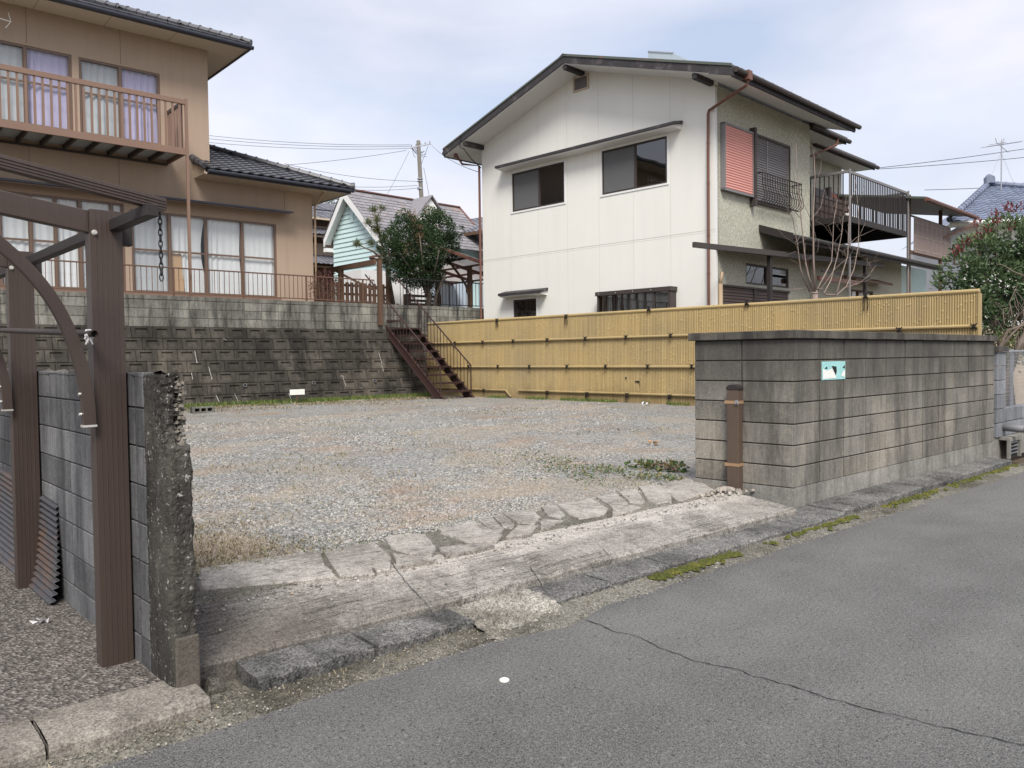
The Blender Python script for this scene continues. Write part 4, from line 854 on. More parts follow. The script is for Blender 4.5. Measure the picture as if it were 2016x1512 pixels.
def curtain(parent, mat, x0, x1, z0, z1, y, xf=None, per=.14, amp=.011, nm='curtain', gather=0):
    h = MB(xf); n = max(8, int((x1-x0)/.018)); ph = random.random()*6
    def f(i, j):
        s = i/n; zz = j/8; x = x0+(x1-x0)*s
        if gather: x = x0+(x1-x0)*(s*(1-gather*math.sin(math.pi*min(1, (1-zz)*1.2))))
        w = math.sin(x/per*6.283+ph+1.3*math.sin(x*5+ph)); return (x, y+amp*w*(.6+.4*(1-zz))+.012*math.sin(x*40), z0+(z1-z0)*zz)
    h.grid(f, n, 8); return build(h, nm, mat, parent, smooth=True, recalc=False)
def window(t, x0, x1, z0, z1, y, splits, rails=(), fm=None, pane=None, fw=.045, xf=None, depth=.07, curt=None, mw=.05):
    """sash window: one frame mesh, each pane its own child, curtains behind"""
    fm = fm or M['sash']; pane = pane or M['glass']; h = MB(xf)
    h.box(x0, x1, y, y+depth, z0, z0+fw); h.box(x0, x1, y, y+depth, z1-fw, z1); h.box(x0, x0+fw, y+.001, y+depth, z0+fw, z1-fw); h.box(x1-fw, x1, y+.001, y+depth, z0+fw, z1-fw)
    xs = [x0+fw*.5]+list(splits)+[x1-fw*.5]
    for s in splits: h.box(s-mw/2, s+mw/2, y+.002, y+depth-.002, z0+fw-.001, z1-fw+.001)
    for k in range(len(xs)-1):
        yy = y+(.018 if k % 2 else .036)
        for rz in rails: h.box(xs[k], xs[k+1], yy-.006, yy+.014, rz-.022, rz+.022)
        for s, e in ((xs[k], 1), (xs[k+1], -1)): a, b = sorted((s, s+e*.045)); h.box(a, b, yy-.005, yy+.012, z0+fw-.002, z1-fw+.002)
    w = build(h, 'window', fm, t)
    for k in range(len(xs)-1):
        yy = y+(.018 if k % 2 else .036)+.004; h = MB(xf); h.face([(xs[k], yy, z0+.02), (xs[k+1], yy, z0+.02), (xs[k+1], yy, z1-.02), (xs[k], yy, z1-.02)]); build(h, 'pane', pane, w, recalc=False)
        c = curt[k] if curt and k < len(curt) else None
        if c: curtain(w, c[0], xs[k]+.005, xs[k+1]-.005, z0+.05, z1-.03, y+.095, xf, gather=c[1])
    return w
# ---------------------------------------------------------------- the tan house on the terrace
FY = 1.92
t_h = thing('tan_house', 'two storey tan rendered house with balcony and dark tiled roofs on the terrace', 'house', RT, (-4, FY, 2.93)); XL = -13.0
holes = [(-3.32, .25, 3.14, 5.05), (-9.6, -3.46, 3.14, 5.16)]; up = [(-4.33, -2.59, 6.62, 8.30), (-6.26, -4.47, 6.62, 8.31)]
m = MB(); m.wall(XL, 1.29, 2.9, 5.99, holes, FY, FY+.15); m.wall(XL, -1.45, 5.99, 9.14, up, FY, FY+.15)
m.box(1.14, 1.289, FY+.151, 8, 2.9, 5.97); m.box(-1.60, -1.451, FY+.151, 9, 5.6, 9.13); m.box(XL, 1.28, 8.001, 8.15, 2.9, 5.9); m.box(XL, -1.46, 9.001, 9.1, 5.9, 9.1); m.box(XL, XL+.1, FY+.16, 9, 2.9, 9.1)
build(m, 'wall', M['tan'], t_h)
m = MB(); m.box(XL+.2, 1.13, FY+.16, 8, 5.80, 5.9); m.box(XL+.2, 1.13, FY+.9, FY+.95, 2.95, 5.79); m.box(XL+.2, -1.61, FY+.9, FY+.95, 5.95, 9.0); build(m, 'interior', M['interior'], t_h)
for X in (52, 236, ): m = MB(); u = RT.px(X, 70, FY)[0]; m.box(u-.004, u+.004, FY-.0025, FY+.001, 8.35, 9.12); build(m, 'wall_joint', M['brownwood'], t_h)
for X, za, zb in ((560, 5.45, 5.9), (236, 5.45, 6.2), (60, 5.45, 6.2)): m = MB(); u = RT.px(X, 400, FY)[0]; m.box(u-.004, u+.004, FY-.0025, FY+.001, za, zb); build(m, 'wall_joint', M['brownwood'], t_h)
wc, lv, gc = M['curtain'], M['lavender'], M['greycurtain']
sp = [RT.px(X, 450, FY)[0] for X in (334, 406, 477)]
w = window(t_h, -3.32, .25, 3.14, 5.05, FY+.012, sp, (4.14,), curt=[(gc, 0), (wc, .12), (wc, .05), (wc, .0)])
h = MB(); h.face([(sp[0]+.03, FY+.085, 3.2), (sp[0]+.36, FY+.085, 3.2), (sp[0]+.30, FY+.085, 3.7), (sp[0]+.29, FY+.085, 4.1), (sp[0]+.03, FY+.085, 4.1)]); build(h, 'cardboard_sheet', M['cardboard'], w)
sp = [RT.px(X, 450, FY)[0] for X in (-62, 0, 61, 110, 158, 221)]
window(t_h, -9.6, -3.46, 3.14, 5.16, FY+.012, sp, (4.16, 4.86), curt=[(wc, 0)]*7)
window(t_h, -4.33, -2.59, 6.62, 8.30, FY+.02, [RT.px(238, 200, FY)[0]], (7.55,), curt=[(gc, 0), (lv, .04)])
window(t_h, -6.26, -4.47, 6.62, 8.31, FY+.02, [RT.px(52, 200, FY)[0]], (7.55,), curt=[(gc, 0), (lv, .04)])
m = MB(); m.box(-9.7, .34, FY-.05, FY-.001, 3.06, 3.139); build(m, 'sill', M['alutan'], t_h)
m = MB(); m.prism([(-9.9, FY-.42, 5.30), (-9.9, FY-.42, 5.345), (-9.9, FY-.001, 5.43), (-9.9, FY-.001, 5.385)], (10.45, 0, 0)); build(m, 'window_hood', M['gutterblack'], t_h, bevel=.004)
m = MB(); m.prism([(-9.85, FY-.38, 5.272), (-9.85, FY-.38, 5.302), (-9.85, FY-.002, 5.383), (-9.85, FY-.002, 5.33)], (10.33, 0, 0)); build(m, 'hood_soffit', M['sash'], t_h)
# balcony
BX, BY = -2.40, .76
m = MB(); m.box(-10, BX-.03, BY, BY+.045, 6.20, 6.35); m.box(BX-.075, BX-.03, BY+.0451, FY-.001, 6.20, 6.349); bal = build(m, 'balcony', M['alutan'], t_h, bevel=.005)
m = MB(); m.box(-10, BX-.08, BY+.05, FY-.002, 6.30, 6.325); build(m, 'balcony_floor', M['greycurtain'], bal)
m = MB()
for k in range(17): m.box(BX-.5-.45*k, BX-.45-.45*k, BY+.0452, FY-.003, 6.20, 6.2999)
m.box(-10, BX-.08, FY-.06, FY-.004, 6.16, 6.1999); build(m, 'joists', M['sashdark'], bal)
m = MB(); m.box(-10, BX-.031, BY-.015, BY+.055, 7.34, 7.45); build(m, 'top_rail', M['alutan'], bal, bevel=.006)
m = MB(); m.box(BX-.075, BX-.03, BY+.056, FY-.002, 7.36, 7.44); build(m, 'side_rail', M['sashdark'], bal, bevel=.004)
m = MB()
n = int(7.5/.152)
for k in range(n): u = BX-.15-.152*k; m.box(u-.022, u+.022, BY+.006, BY+.034, 6.351, 7.339)
for k in range(7): y = BY+.16+.15*k; m.box(BX-.068, BX-.04, y-.02, y+.02, 6.35, 7.359)
build(m, 'balusters', M['alutan'], bal)
m = MB(); m.box(BX-.03, BX+.03, BY-.012, BY+.05, 2.95, 7.475); build(m, 'balcony_post', M['alutan'], bal, bevel=.004)
# roofs
EY = FY-.76; pitch = .42
def vdir(dx, dy): return Vector((dx, dy, pitch*math.hypot(dx, dy)))
m = MB(); kawara(m, (-14, EY, 9.19), (1,0,0), vdir(0,1), [(0,0),(13.33,0),(13.33-4.6,5.0),(0,5.0)]); kawara(m, (-.67, EY, 9.19), (0,1,0), vdir(-1,0), [(0,0),(9.2,0),(4.6,5.0)])
rf = build(m, 'roof', M['kawara'], t_h, recalc=False, smooth=False)
m = MB(); ridge(m, (-.66, EY-.01, 9.26), (-5.27, EY+4.6, 9.26+4.6*pitch)); ridge(m, (-14, EY+.02, 9.235), (-.67, EY+.02, 9.235), .036, .27); ridge(m, (-.69, EY, 9.235), (-.69, EY+8, 9.235), .036, .27); build(m, 'ridge_tiles', M['kawara'], rf, recalc=False)
m = MB(); m.face([(-14,EY+.02,9.17),(-.69,EY+.02,9.17),(-5.3,EY+4.62,9.17+4.6*pitch),(-14,EY+4.62,9.17+4.6*pitch)]); m.face([(-.69,EY+.02,9.17),(-.69,EY+9.2,9.17),(-5.3,EY+4.62,9.17+4.6*pitch)]); build(m, 'roof_deck', M['sashdark'], rf)
m = MB(); m.box(-14, -.70, EY+.03, FY-.002, 9.115, 9.15); m.box(-1.449, -.70, FY-.0019, 9, 9.115, 9.15); build(m, 'soffit', M['soffit'], t_h)
m = MB(); m.box(-14, -.66, EY-.012, EY+.028, 9.09, 9.185); m.tube([(-14, EY-.05, 9.135), (-.62, EY-.05, 9.135)], .05, 10); build(m, 'gutter', M['gutterblack'], t_h, bevel=.004); m = MB(); m.box(-.70+.001, -.655, EY+.029, EY+9, 9.09, 9.185); build(m, 'side_fascia', M['gutterblack'], t_h, bevel=.004)
m = MB()
for k in range(9): m.box(-2.4-1.4*k, -2.392-1.4*k, EY+.031, FY-.003, 9.1135, 9.116)
build(m, 'soffit_joint', M['brownwood'], t_h)
LZ, TX = 6.07, 2.05
m = MB(); kawara(m, (-1.86, EY, LZ), (1,0,0), vdir(0,1), [(0,0),(3.91,0),(.40,3.81),(.40,.80),(0,.80)]); kawara(m, (TX, EY, LZ), (0,1,0), vdir(-1,0), [(0,0),(7,0),(3.5,3.8)])
lr = build(m, 'lower_roof', M['kawara'], t_h, recalc=False)
m = MB(); ridge(m, (TX, EY, LZ+.06), (TX-3.5, EY+3.5, LZ+.06+3.5*pitch), .085, .3); m.tube([(TX-.02, EY, LZ+.05), (TX+.07, EY-.07, LZ+.05)], [.10, .11], 10, .4); build(m, 'hip_tiles', M['kawara'], lr, recalc=False)
m = MB(); ridge(m, (-1.87, EY, LZ+.05), (-1.87, EY+.78, LZ+.05+.78*pitch), .075, .26); build(m, 'verge_tiles', M['kawara'], lr, recalc=False)
m = MB(); m.face([(-1.85,EY+.02,LZ-.02),(TX-.02,EY+.02,LZ-.02),(TX-3.5,EY+3.5,LZ-.02+3.5*pitch),(-1.44,EY+.78,LZ-.02+.78*pitch),(-1.85,EY+.78,LZ-.02+.78*pitch)]); build(m, 'roof_deck', M['sashdark'], lr)
m = MB(); m.box(-1.83, TX-.04, EY+.03, FY-.002, 5.94, 5.985); m.box(1.291, TX-.04, FY-.0019, 8, 5.94, 5.985); m.prism([(-1.849,EY+.05,5.95),(-1.849,FY-.005,5.95),(-1.849,FY-.005,6.30),(-1.849,EY+.05,6.04)], (.018,0,0)); build(m, 'lower_soffit', M['soffit'], t_h)
m = MB(); m.box(-1.80, TX-.01, EY-.01, EY+.029, 5.93, 6.04); m.box(TX-.039, TX, EY+.03, EY+7, 5.93, 6.04); m.tube([(-1.8, EY-.05, 6.0), (TX+.04, EY-.05, 6.0)], .045, 10); build(m, 'lower_gutter', M['gutterblack'], t_h, bevel=.004)
m = MB(); m.tube([(1.40, EY+.3, 5.93), (1.42, FY-.05, 5.72), (1.34, FY-.05, 5.62), (1.34, FY-.05, 2.95)], .03, 8); build(m, 'downpipe', M['tanpipe'], t_h, smooth=True)
a = RT.px(8, 38, FY-.3); t = thing('wall_antenna', 'small white antenna tip showing at the left edge of the tan house wall', 'antenna', RT, (a[0], FY-.3, a[1])); m = MB()
m.tube([(a[0]+.12, FY-.3, a[1]-.02), (a[0]-1.2, FY-.3, a[1]+.12)], .012, 6)
for k in range(6): m.tube([(a[0]+.08-.2*k, FY-.3, a[1]+.16), (a[0]+.12-.2*k, FY-.3, a[1]-.02), (a[0]+.02-.2*k, FY-.3, a[1]-.17)], .008, 5)
build(m, 'antenna_rods', M['signwhite'], t); m = MB(); m.tube([(a[0]-1.0, FY-.3, a[1]+.1), (a[0]-1.0, FY-.001, a[1]+.1)], .02, 6); build(m, 'mount', M['black'], t)
# ---------------------------------------------------------------- the white house with its stepped row of units
t_s = thing('white_house', 'white panelled two storey house with shallow gable roof and salmon shutter boxes', 'house', HS, (-4, 0, .4))
S2 = lambda p: (-.37-p[1], p[0], p[2])          # side-wall coordinates to house coordinates
GX0, GX1 = -7.95, -.37; OV = .75; xr_ = -4.17
aA = HS.px(1108, 108, -OV); aL = HS.px(872, 296, -OV); aR = HS.px(1441, 122, -OV)
RZ = aA[1]; EL, ER = aL[0], aR[0]; slope = (RZ-(aL[1]+aR[1])/2)/((ER-EL)/2); xr_ = (EL+ER)/2; EZ = RZ-slope*(ER-EL)/2
TH_ = .225
def rz(x): return RZ-slope*abs(x-xr_)
ws = lambda x: rz(x)-TH_+.01
H4 = [(-6.74, -4.81, 5.53, 6.59), (-3.57, -1.63, 5.53, 6.62), (-6.74, -5.86, 1.9, 3.10), (-3.5, -1.48, 1.9, 2.98)]
WT = 7.3
m = MB(); m.wall(GX0, GX1, .3, WT, H4, 0, .14); m.prism([(GX0,0,WT),(GX1,0,WT),(GX1,0,ws(GX1)),(xr_,0,ws(xr_)),(GX0,0,ws(GX0))], (0,.14,0))
m.box(GX0, GX0+.14, .141, 4.7, .3, 7.45); build(m, 'gable_wall', M['whitewall'], t_s)
m = MB(S2); m.wall(.002, 4.7, .3, 7.5, [(1.62, 3.5, 5.2, 6.7), (1.35, 3.5, 3.17, 3.66), (.25, 3.5, 1.2, 3.06)], 0, .14); m.face([(4.699,.14,.3),(4.699,7.5,.3),(4.699,7.5,7.4),(4.699,.14,7.4)]); build(m, 'side_wall', M['stucco'], t_s)
m = MB(); m.box(GX0+.2, GX1-.2, .5, .55, .4, 7.2); m.box(GX0+.2, GX1-.2, .16, 4.6, 4.0, 4.1); m.box(GX0+.2, GX1-.2, .16, 4.6, 7.25, 7.29); m.box(GX1-1.0, GX1-.9, .6, 4.6, .4, 7.2); build(m, 'interior', M['interior'], t_s)
m = MB(S2); m.box(.001, .085, -.008, .02, .3, 7.45); build(m, 'corner_trim', M['whitepaint'], t_s)
m = MB(); xs = [HS.px(860+q/2.607, 80+300/2.607)[0] for q in (372, 513, 665, 828, 1005, 1197)]
for x in xs:
    segs = [(.5, ws(x)-.02)]
    for h_ in H4:
        if h_[0] < x < h_[1]: segs = [(a, b) for s in segs for a, b in ((s[0], min(s[1], h_[2]-.06)), (max(s[0], h_[3]+.06), s[1])) if b > a]
    for a, b in segs: m.box(x-.0035, x+.0035, -.0022, .001, a, b)
m.box(GX0, GX1, -.0035, .001, 4.302, 4.31); m.box(GX0, GX1, -.002, .001, 4.255, 4.259); build(m, 'panel_joint', M['siding_joint'], t_s)
# roof: sheet, white soffit, dark barge boards
y0, y1 = -OV, 5.55
def slab_(mb, xa, xb, d0, d1, ya, yb): mb.prism([(xa, ya, rz(xa)-d0), (xb, ya, rz(xb)-d0), (xb, ya, rz(xb)-d1), (xa, ya, rz(xa)-d1)], (0, yb-ya, 0))
m = MB(); slab_(m, EL, xr_, 0, .035, y0-.02, y1); slab_(m, xr_, ER, 0, .035, y0-.02, y1); m.prism([(xr_-.12, y0-.03, rz(xr_-.12)+.004), (xr_, y0-.03, RZ+.03), (xr_+.12, y0-.03, rz(xr_+.12)+.004), (xr_, y0-.03, RZ+.002)], (0, y1-y0+.03, 0))
for k in range(14): y = y0+.45*k; slab_(m, EL+.01, xr_-.02, -.025, .001, y, y+.02); slab_(m, xr_+.02, ER-.01, -.025, .001, y, y+.02)
rf = build(m, 'roof', M['metalroof'], t_s)
m = MB(); slab_(m, EL+.04, xr_, TH_-.035, TH_, y0+.035, y1-.03); slab_(m, xr_, ER-.04, TH_-.035, TH_, y0+.035, y1-.03); build(m, 'soffit', M['whitepaint'], rf)
m = MB(); slab_(m, EL, xr_-.001, .036, .2, y0, y0+.034); slab_(m, xr_+.001, ER-.55, .036, .2, y0, y0+.034); slab_(m, ER-.549, ER, .036, .23, y0-.004, y0+.034); slab_(m, EL, xr_, .036, .2, y1-.029, y1); slab_(m, xr_, ER, .036, .2, y1-.029, y1); build(m, 'barge_board', M['darkwood'], rf)
m = MB(); m.box(ER-.04, ER, y0+.0345, y1-.03, EZ-.24, EZ-.036); build(m, 'eave_board', M['darkwood'], rf); m = MB(); m.box(EL, EL+.04, y0+.0345, y1-.03, EZ-.24, EZ-.036); build(m, 'eave_board', M['darkwood'], rf)
m = MB(); m.tube([(ER+.06, y0+.06, EZ-.10), (ER+.06, y1+.1, EZ-.10)], .06, 10); build(m, 'gutter', M['sashdark'], t_s); m = MB(); m.tube([(EL-.06, y0+.06, EZ-.10), (EL-.06, y1, EZ-.10)], .055, 10); build(m, 'gutter', M['sashdark'], t_s)
m = MB()
for x in (GX0+.05, xr_, GX1-.08): m = MB(); m.box(x-.06, x+.06, y0+.04, -.0005, ws(x)-.13, ws(x)-.012); build(m, 'purlin_end', M['darkwood'], t_s, bevel=.006)
# downpipes
d0 = SD.px(1472, 140, -(ER+.06+.37)); fy = d0[0]
m = MB(); m.box(ER-.0+.0, ER+.13, fy-.08, fy+.08, EZ-.22, EZ-.03); m.tube([(ER+.06, fy, EZ-.2), (ER+.04, fy, EZ-.32), (-.48, -.07, 6.93), (-.50, -.07, 6.85), (-.50, -.07, .6)], .032, 8); build(m, 'downpipe', M['brownpipe'], t_s)
m = MB()
for z in (6.2, 5.3, 4.15, 3.3): m.tube([(-.50, -.07, z), (-.50, -.07, z+.05)], .037, 8)
build(m, 'pipe_clip', M['brownpipe'], t_s)
m = MB(); m.tube([(EL+.3, -.5, EZ-.2), (EL+.32, -.3, EZ-.42), (GX0-.05, -.06, 7.02), (GX0-.05, -.06, .6)], .034, 8); m.blob((EL+.28, -.5, EZ-.22), .07, .07, .09); build(m, 'downpipe', M['brownpipe'], t_s)
m = MB(); m.tube([(GX0-.05, y0-.015, rz(GX0-.05)-.02), (GX0-.09, y0-.01, rz(GX0)-.35), (GX0-.08, -.62, 7.42), (GX0-.04, -.35, 7.15), (GX0+.02, -.05, 6.95)], .014, 6); build(m, 'service_cable', M['black'], t_s)
# gable windows
def dark_win(x0, x1, z0, z1, sp, rails=()):
    w = window(t_s, x0, x1, z0, z1, .015, sp, rails, fm=M['sashdark'], pane=M['glassdark'], fw=.04); return w
w = dark_win(*H4[0], [-5.74]); h = MB(); h.face([(-6.68,.022,5.58),(-5.76,.022,5.58),(-5.76,.022,6.54),(-6.68,.022,6.54)]); build(h, 'insect_screen', M['screen'], w)
w = dark_win(*H4[1], [-2.57]); h = MB(); h.face([(-3.52,.022,5.58),(-2.6,.022,5.58),(-2.6,.022,6.57),(-3.52,.022,6.57)]); build(h, 'insect_screen', M['screen'], w)
dark_win(*H4[2], [])
m = MB()
for (x0, x1, z0, z1) in H4[:3]: m = MB(); m.box(x0-.045, x1+.045, -.012, -.0005, z1, z1+.03); m.box(x0-.045, x1+.045, -.016, -.0005, z0-.045, z0); m.box(x0-.045, x0, -.012, -.0005, z0, z1); m.box(x1, x1+.045, -.012, -.0005, z0, z1); build(m, 'window_surround', M['whitepaint'], t_s)
def hood(x0, x1, z, d, drop=.0):
    h = MB(); h.prism([(x0, -d, z-.09), (x0, -d, z-.02), (x0, -.001, z+.06), (x0, -.001, z-.01)], (x1-x0, 0, 0)); o = build(h, 'window_hood', M['darkwood'], t_s, bevel=.004)
    h = MB(); h.prism([(x0+.04, -d+.03, z-.115), (x0+.04, -d+.03, z-.09), (x0+.04, -.002, z-.011), (x0+.04, -.002, z-.14)], (x1-x0-.08, 0, 0)); build(h, 'hood_soffit', M['whitepaint'], o)
hood(-7.05, -1.2, 6.82, .36); hood(-7.05, -5.42, 3.30, .3)
# box bay at the bottom right of the gable
bx0, bx1 = HS.px(860+822/2.607, 580, -.25)[0], HS.px(860+1198/2.607, 580, -.25)[0]
m = MB(); m.box(bx0-.04, bx1+.03, -.28, -.001, 3.0, 3.10); m.box(bx0, bx0+.05, -.25, -.001, 1.9, 2.999); m.box(bx1-.05, bx1, -.25, -.001, 1.9, 2.999); m.box(bx1-.50, bx1-.44, -.25, -.2, 1.9, 2.999); m.box(bx0, bx1, -.25, -.001, 1.85, 1.93); bay = build(m, 'bay_window', M['sashdark'], t_s, bevel=.004)
m = MB(); m.face([(bx0+.05,-.225,1.93),(bx1-.05,-.225,1.93),(bx1-.05,-.225,3.0),(bx0+.05,-.225,3.0)]); build(m, 'pane', M['glassdark'], bay)
m = MB()
for k in range(9): m.box(bx0+.1+.085*k, bx0+.14+.085*k, -.17, -.16, 1.95, 2.99)
build(m, 'blind', M['screen'], bay); m = MB(); m.box(bx0+.85, bx1-.52, -.19, -.185, 1.95, 2.99); build(m, 'insect_screen', M['greyshutter'], bay)
m = MB()
for k in range(4): m.tube([(bx0+.08+.52*k, -.2785, 3.05), (bx0+.08+.52*k, -.288, 3.05)], .012, 8)
build(m, 'screw_caps', M['bolt'], bay)
# louvred attic vent
m = MB(); m.box(-4.47, -3.95, -.03, -.0005, 8.27, 8.31); m.box(-4.47, -3.95, -.03, -.0005, 8.60, 8.64); m.box(-4.47, -4.42, -.03, -.0005, 8.31, 8.60); m.box(-4.0, -3.95, -.03, -.0005, 8.31, 8.60); v = build(m, 'attic_vent', M['soffit'], t_s)
m = MB(); m.box(-4.42, -4.0, -.012, -.0006, 8.31, 8.60)
for k in range(12): m.box(-4.41+.035*k, -4.395+.035*k, -.024, -.0121, 8.31, 8.60)
build(m, 'louvres', M['greyshutter'], v)
# side wall: salmon shutter box, grey shutters, bellied grille
def sbox(x0, x1, z0, z1, y, mat, t=None, nm='shutter_box', rows=24):
    h = MB(S2); h.box(x0+.04, x1-.03, y-.10, y-.001, z0+.05, z1-.05)
    for k in range(rows): z = z0+.06+(z1-z0-.12)*k/rows; h.prism([(x0+.045, y-.101, z), (x0+.045, y-.112, z+.012), (x0+.045, y-.101, z+(z1-z0-.12)/rows-.004)], (x1-x0-.08, 0, 0))
    o = build(h, nm, mat, t_s); h = MB(S2); h.box(x0, x1, y-.12, y-.002, z1-.049, z1+.0); h.box(x0, x1, y-.12, y-.002, z0, z0+.049); h.box(x0, x0+.039, y-.121, y-.003, z0, z1); h.box(x1-.029, x1, y-.121, y-.003, z0, z1); build(h, 'box_frame', M['greyshutter'], o); return o
def shut(x0, x1, z0, z1, y, mid, rows=26, mat='greyshutter'):
    h = MB(S2); h.box(x0, x1, y+.03, y+.05, z0, z1)
    for a, b in ((x0, mid-.03), (mid+.03, x1)):
        for k in range(rows): z = z0+(z1-z0)*k/rows; h.prism([(a, y+.029, z), (a, y+.012, z+.012), (a, y+.029, z+(z1-z0)/rows-.002)], (b-a, 0, 0))
    h.box(mid-.03, mid+.03, y+.008, y+.0295, z0, z1); o = build(h, 'shutter', M[mat], t_s); return o
sbox(.22, 1.52, 5.19, 6.70, 0, M['salmon']); shut(1.62, 3.5, 5.2, 6.7, 0, 2.42)
m = MB(S2); m.box(1.53, 1.62, -.15, -.001, 5.0, 6.82); m.box(3.5, 3.55, -.03, -.001, 5.1, 6.75); m.box(1.621, 3.499, -.03, -.0012, 6.7, 6.75); m.box(1.6, 3.56, -.05, -.0013, 5.10, 5.19); build(m, 'shutter_frame', M['sashdark'], t_s)
m = MB(S2); gx0, gx1 = 1.68, 3.72
for y, z in ((-.24, 5.78), (-.14, 5.12)): m.box(gx0, gx1, y-.012, y+.012, z-.015, z+.015)
for k in range(17):
    x = gx0+.02+(gx1-gx0-.04)*k/16; m.tube([(x, -.24, 5.78), (x, -.245, 5.5), (x, -.30, 5.3), (x, -.29, 5.18), (x, -.2, 5.11), (x, -.14, 5.12)], .011, 5)
for z in (5.64, 5.5, 5.36): m.box(gx0, gx1, -.262, -.252, z-.006, z+.006)
m.box(gx1-.012, gx1+.012, -.24, -.001, 5.765, 5.795); m.box(gx0-.012, gx0+.012, -.24, -.001, 5.765, 5.795); build(m, 'window_grille', M['aludark'], t_s)
w = window(t_s, 1.35, 3.5, 3.17, 3.66, .01, [2.4], (), fm=M['sashdark'], pane=M['glassdark'], xf=S2); 
m = MB(S2); m.box(.26, 3.49, .02, .04, 1.2, 3.05)
for k in range(26):
    z = 1.25+.07*k
    for a, b in ((.3, 1.72), (1.8, 3.45)): m.prism([(a, .019, z), (a, .0, z+.01), (a, .019, z+.062)], (b-a, 0, 0))
build(m, 'lower_shutter', M['brownshutter'], t_s); m = MB(S2); m.box(.22, 3.53, -.03, -.001, 3.06, 3.10); m.box(.22, .25, -.03, -.001, 1.2, 3.06); m.box(1.72, 1.80, -.02, .0195, 1.2, 3.05); build(m, 'lower_shutter_frame', M['sashdark'], t_s)
m = MB(S2); m.tube([(.13, -.05, .5), (.13, -.05, 3.1)], .05, 10); m.tube([(.13, -.05, 3.1), (.17, -.05, 3.25), (.20, -.05, 3.34), (.25, .0, 3.36)], .032, 8); build(m, 'vent_pipe', M['tanpipe'], t_s, smooth=True)
# units two and three, each set back a step
def unit(xa, xb, yw, xt, ye):
    h = MB(S2); h.box(xa, xb, yw, yw+.14, .3, 7.45); h.box(xb-.14, xb, yw+.141, 7, .3, 7.4); u = build(h, 'rear_wall', M['stucco'], t_s)
    z = 7.56; h = MB(S2); h.prism([(xa-.02, ye, z), (xa-.02, ye, z+.05), (xa-.02, 3.5, z+.05+slope*(3.5-ye)), (xa-.02, 3.5, z+slope*(3.5-ye))], (xt-xa, 0, 0)); r_ = build(h, 'rear_roof', M['metalroof'], t_s)
    h = MB(S2); h.box(xa, xt-.1, ye-.001, ye+.03, z-.16, z-.001); h.box(xt-.08, xt-.04, ye+.031, 3, z-.05, z-.002); h.tube([(xa, ye-.06, z-.08), (xt, ye-.06, z-.08)], .06, 8); build(h, 'rear_gutter', M['sashdark'], r_)
    h = MB(S2); h.prism([(xa, ye+.031, z-.13), (xa, ye+.031, z-.10), (xa, yw+.1, z-.07), (xa, yw+.1, z-.10)], (xt-xa-.1, 0, 0)); build(h, 'rear_soffit', M['whitepaint'], r_)
x3 = SD.px(1657, 360, 1.4)[0]
unit(4.705, 6.4, .7, 7.1, 0.0); unit(6.405, x3, 1.4, SD.px(1725, 328, .7)[0], .7)
m = MB(S2); p = SD.px(1650, 275, -.06); m.tube([(p[0], -.06, 7.45), (p[0]-.05, -.03, 7.25), (4.9, .65, 6.6), (4.9, .66, 4)], .035, 8); build(m, 'downpipe', M['brownpipe'], t_s)
b = SD.px(1628, 377, 1.4); c = SD.px(1656, 424, 1.4); sbox(b[0], c[0]-.05, c[1], b[1], 1.4, M['salmon']); shut(b[0]-2.2, b[0]-.12, c[1]-.3, b[1], 1.33, b[0]-1.2, 24); m = MB(S2); m.box(b[0]-.12, b[0]-.001, 1.25, 1.399, c[1]-.1, b[1]+.1); build(m, 'shutter_frame', M['sashdark'], t_s)
# metal deck on posts
DX0, DX1, DY = 5.24, 9.53, -.8; DZ = 5.11
m = MB(S2); m.box(DX0, DX1, DY, DY+.05, DZ-.16, DZ); m.box(DX0, DX0+.05, DY+.051, .68, DZ-.16, DZ); m.box(DX1-.05, DX1, DY+.051, 1.3, DZ-.16, DZ); m.box(DX0+.051, DX1-.051, DY+.052, 1.3, DZ-.06, DZ-.03); deck = build(m, 'roof_deck', M['aludark'], t_s, bevel=.005)
m = MB(S2)
for k in range(9): m.box(DX0+.3+.45*k, DX0+.36+.45*k, DY+.053, 1.28, DZ-.14, DZ-.0601)
build(m, 'deck_joists', M['black'], deck)
def dr(za, zb): return [(DX0, DX1, DY+.001, DY+.049, za, zb), (DX0+.001, DX0+.049, DY+.05, .68, za, zb), (DX1-.049, DX1-.001, DY+.05, 1.2, za, zb)]
m = MB(S2)
for q in dr(6.22, 6.29): m.box(*q)
build(m, 'deck_rail', M['greyshutter'], deck, bevel=.004); m = MB(S2)
for k in range(34): x = DX0+.12+(DX1-DX0-.2)*k/33; m.box(x-.013, x+.013, DY+.012, DY+.036, DZ, 6.2199)
for k in range(11): y = DY+.16+.125*k; m.box(DX0+.012, DX0+.036, y-.013, y+.013, DZ, 6.2198); m.box(DX1-.036, DX1-.012, y-.013, y+.013, DZ, 6.2198)
build(m, 'deck_balusters', M['aludark'], deck)
for x in (DX0-.001, DX1-.079): m = MB(S2); m.box(x, x+.08, DY-.03, DY-.001, .5, 6.32); build(m, 'deck_post', M['greyshutter'], deck, bevel=.004)
m = MB(S2); m.box(7.0, DX1-.2, .9, .93, DZ, 6.2)
for k in range(5): m.box(7.0, DX1-.2, .88, .899, 5.3+.2*k, 5.38+.2*k)
build(m, 'deck_screen', M['brownshutter'], deck)
m = MB(S2); m.tube([(7.2, -.1, DZ), (7.2, -.1, 5.35), (7.25, .1, 5.48), (7.5, .1, 5.48), (7.55, -.1, 5.35), (7.55, -.1, DZ)], .04, 6); m.box(7.15, 7.6, -.12, .15, DZ+.15, DZ+.2)
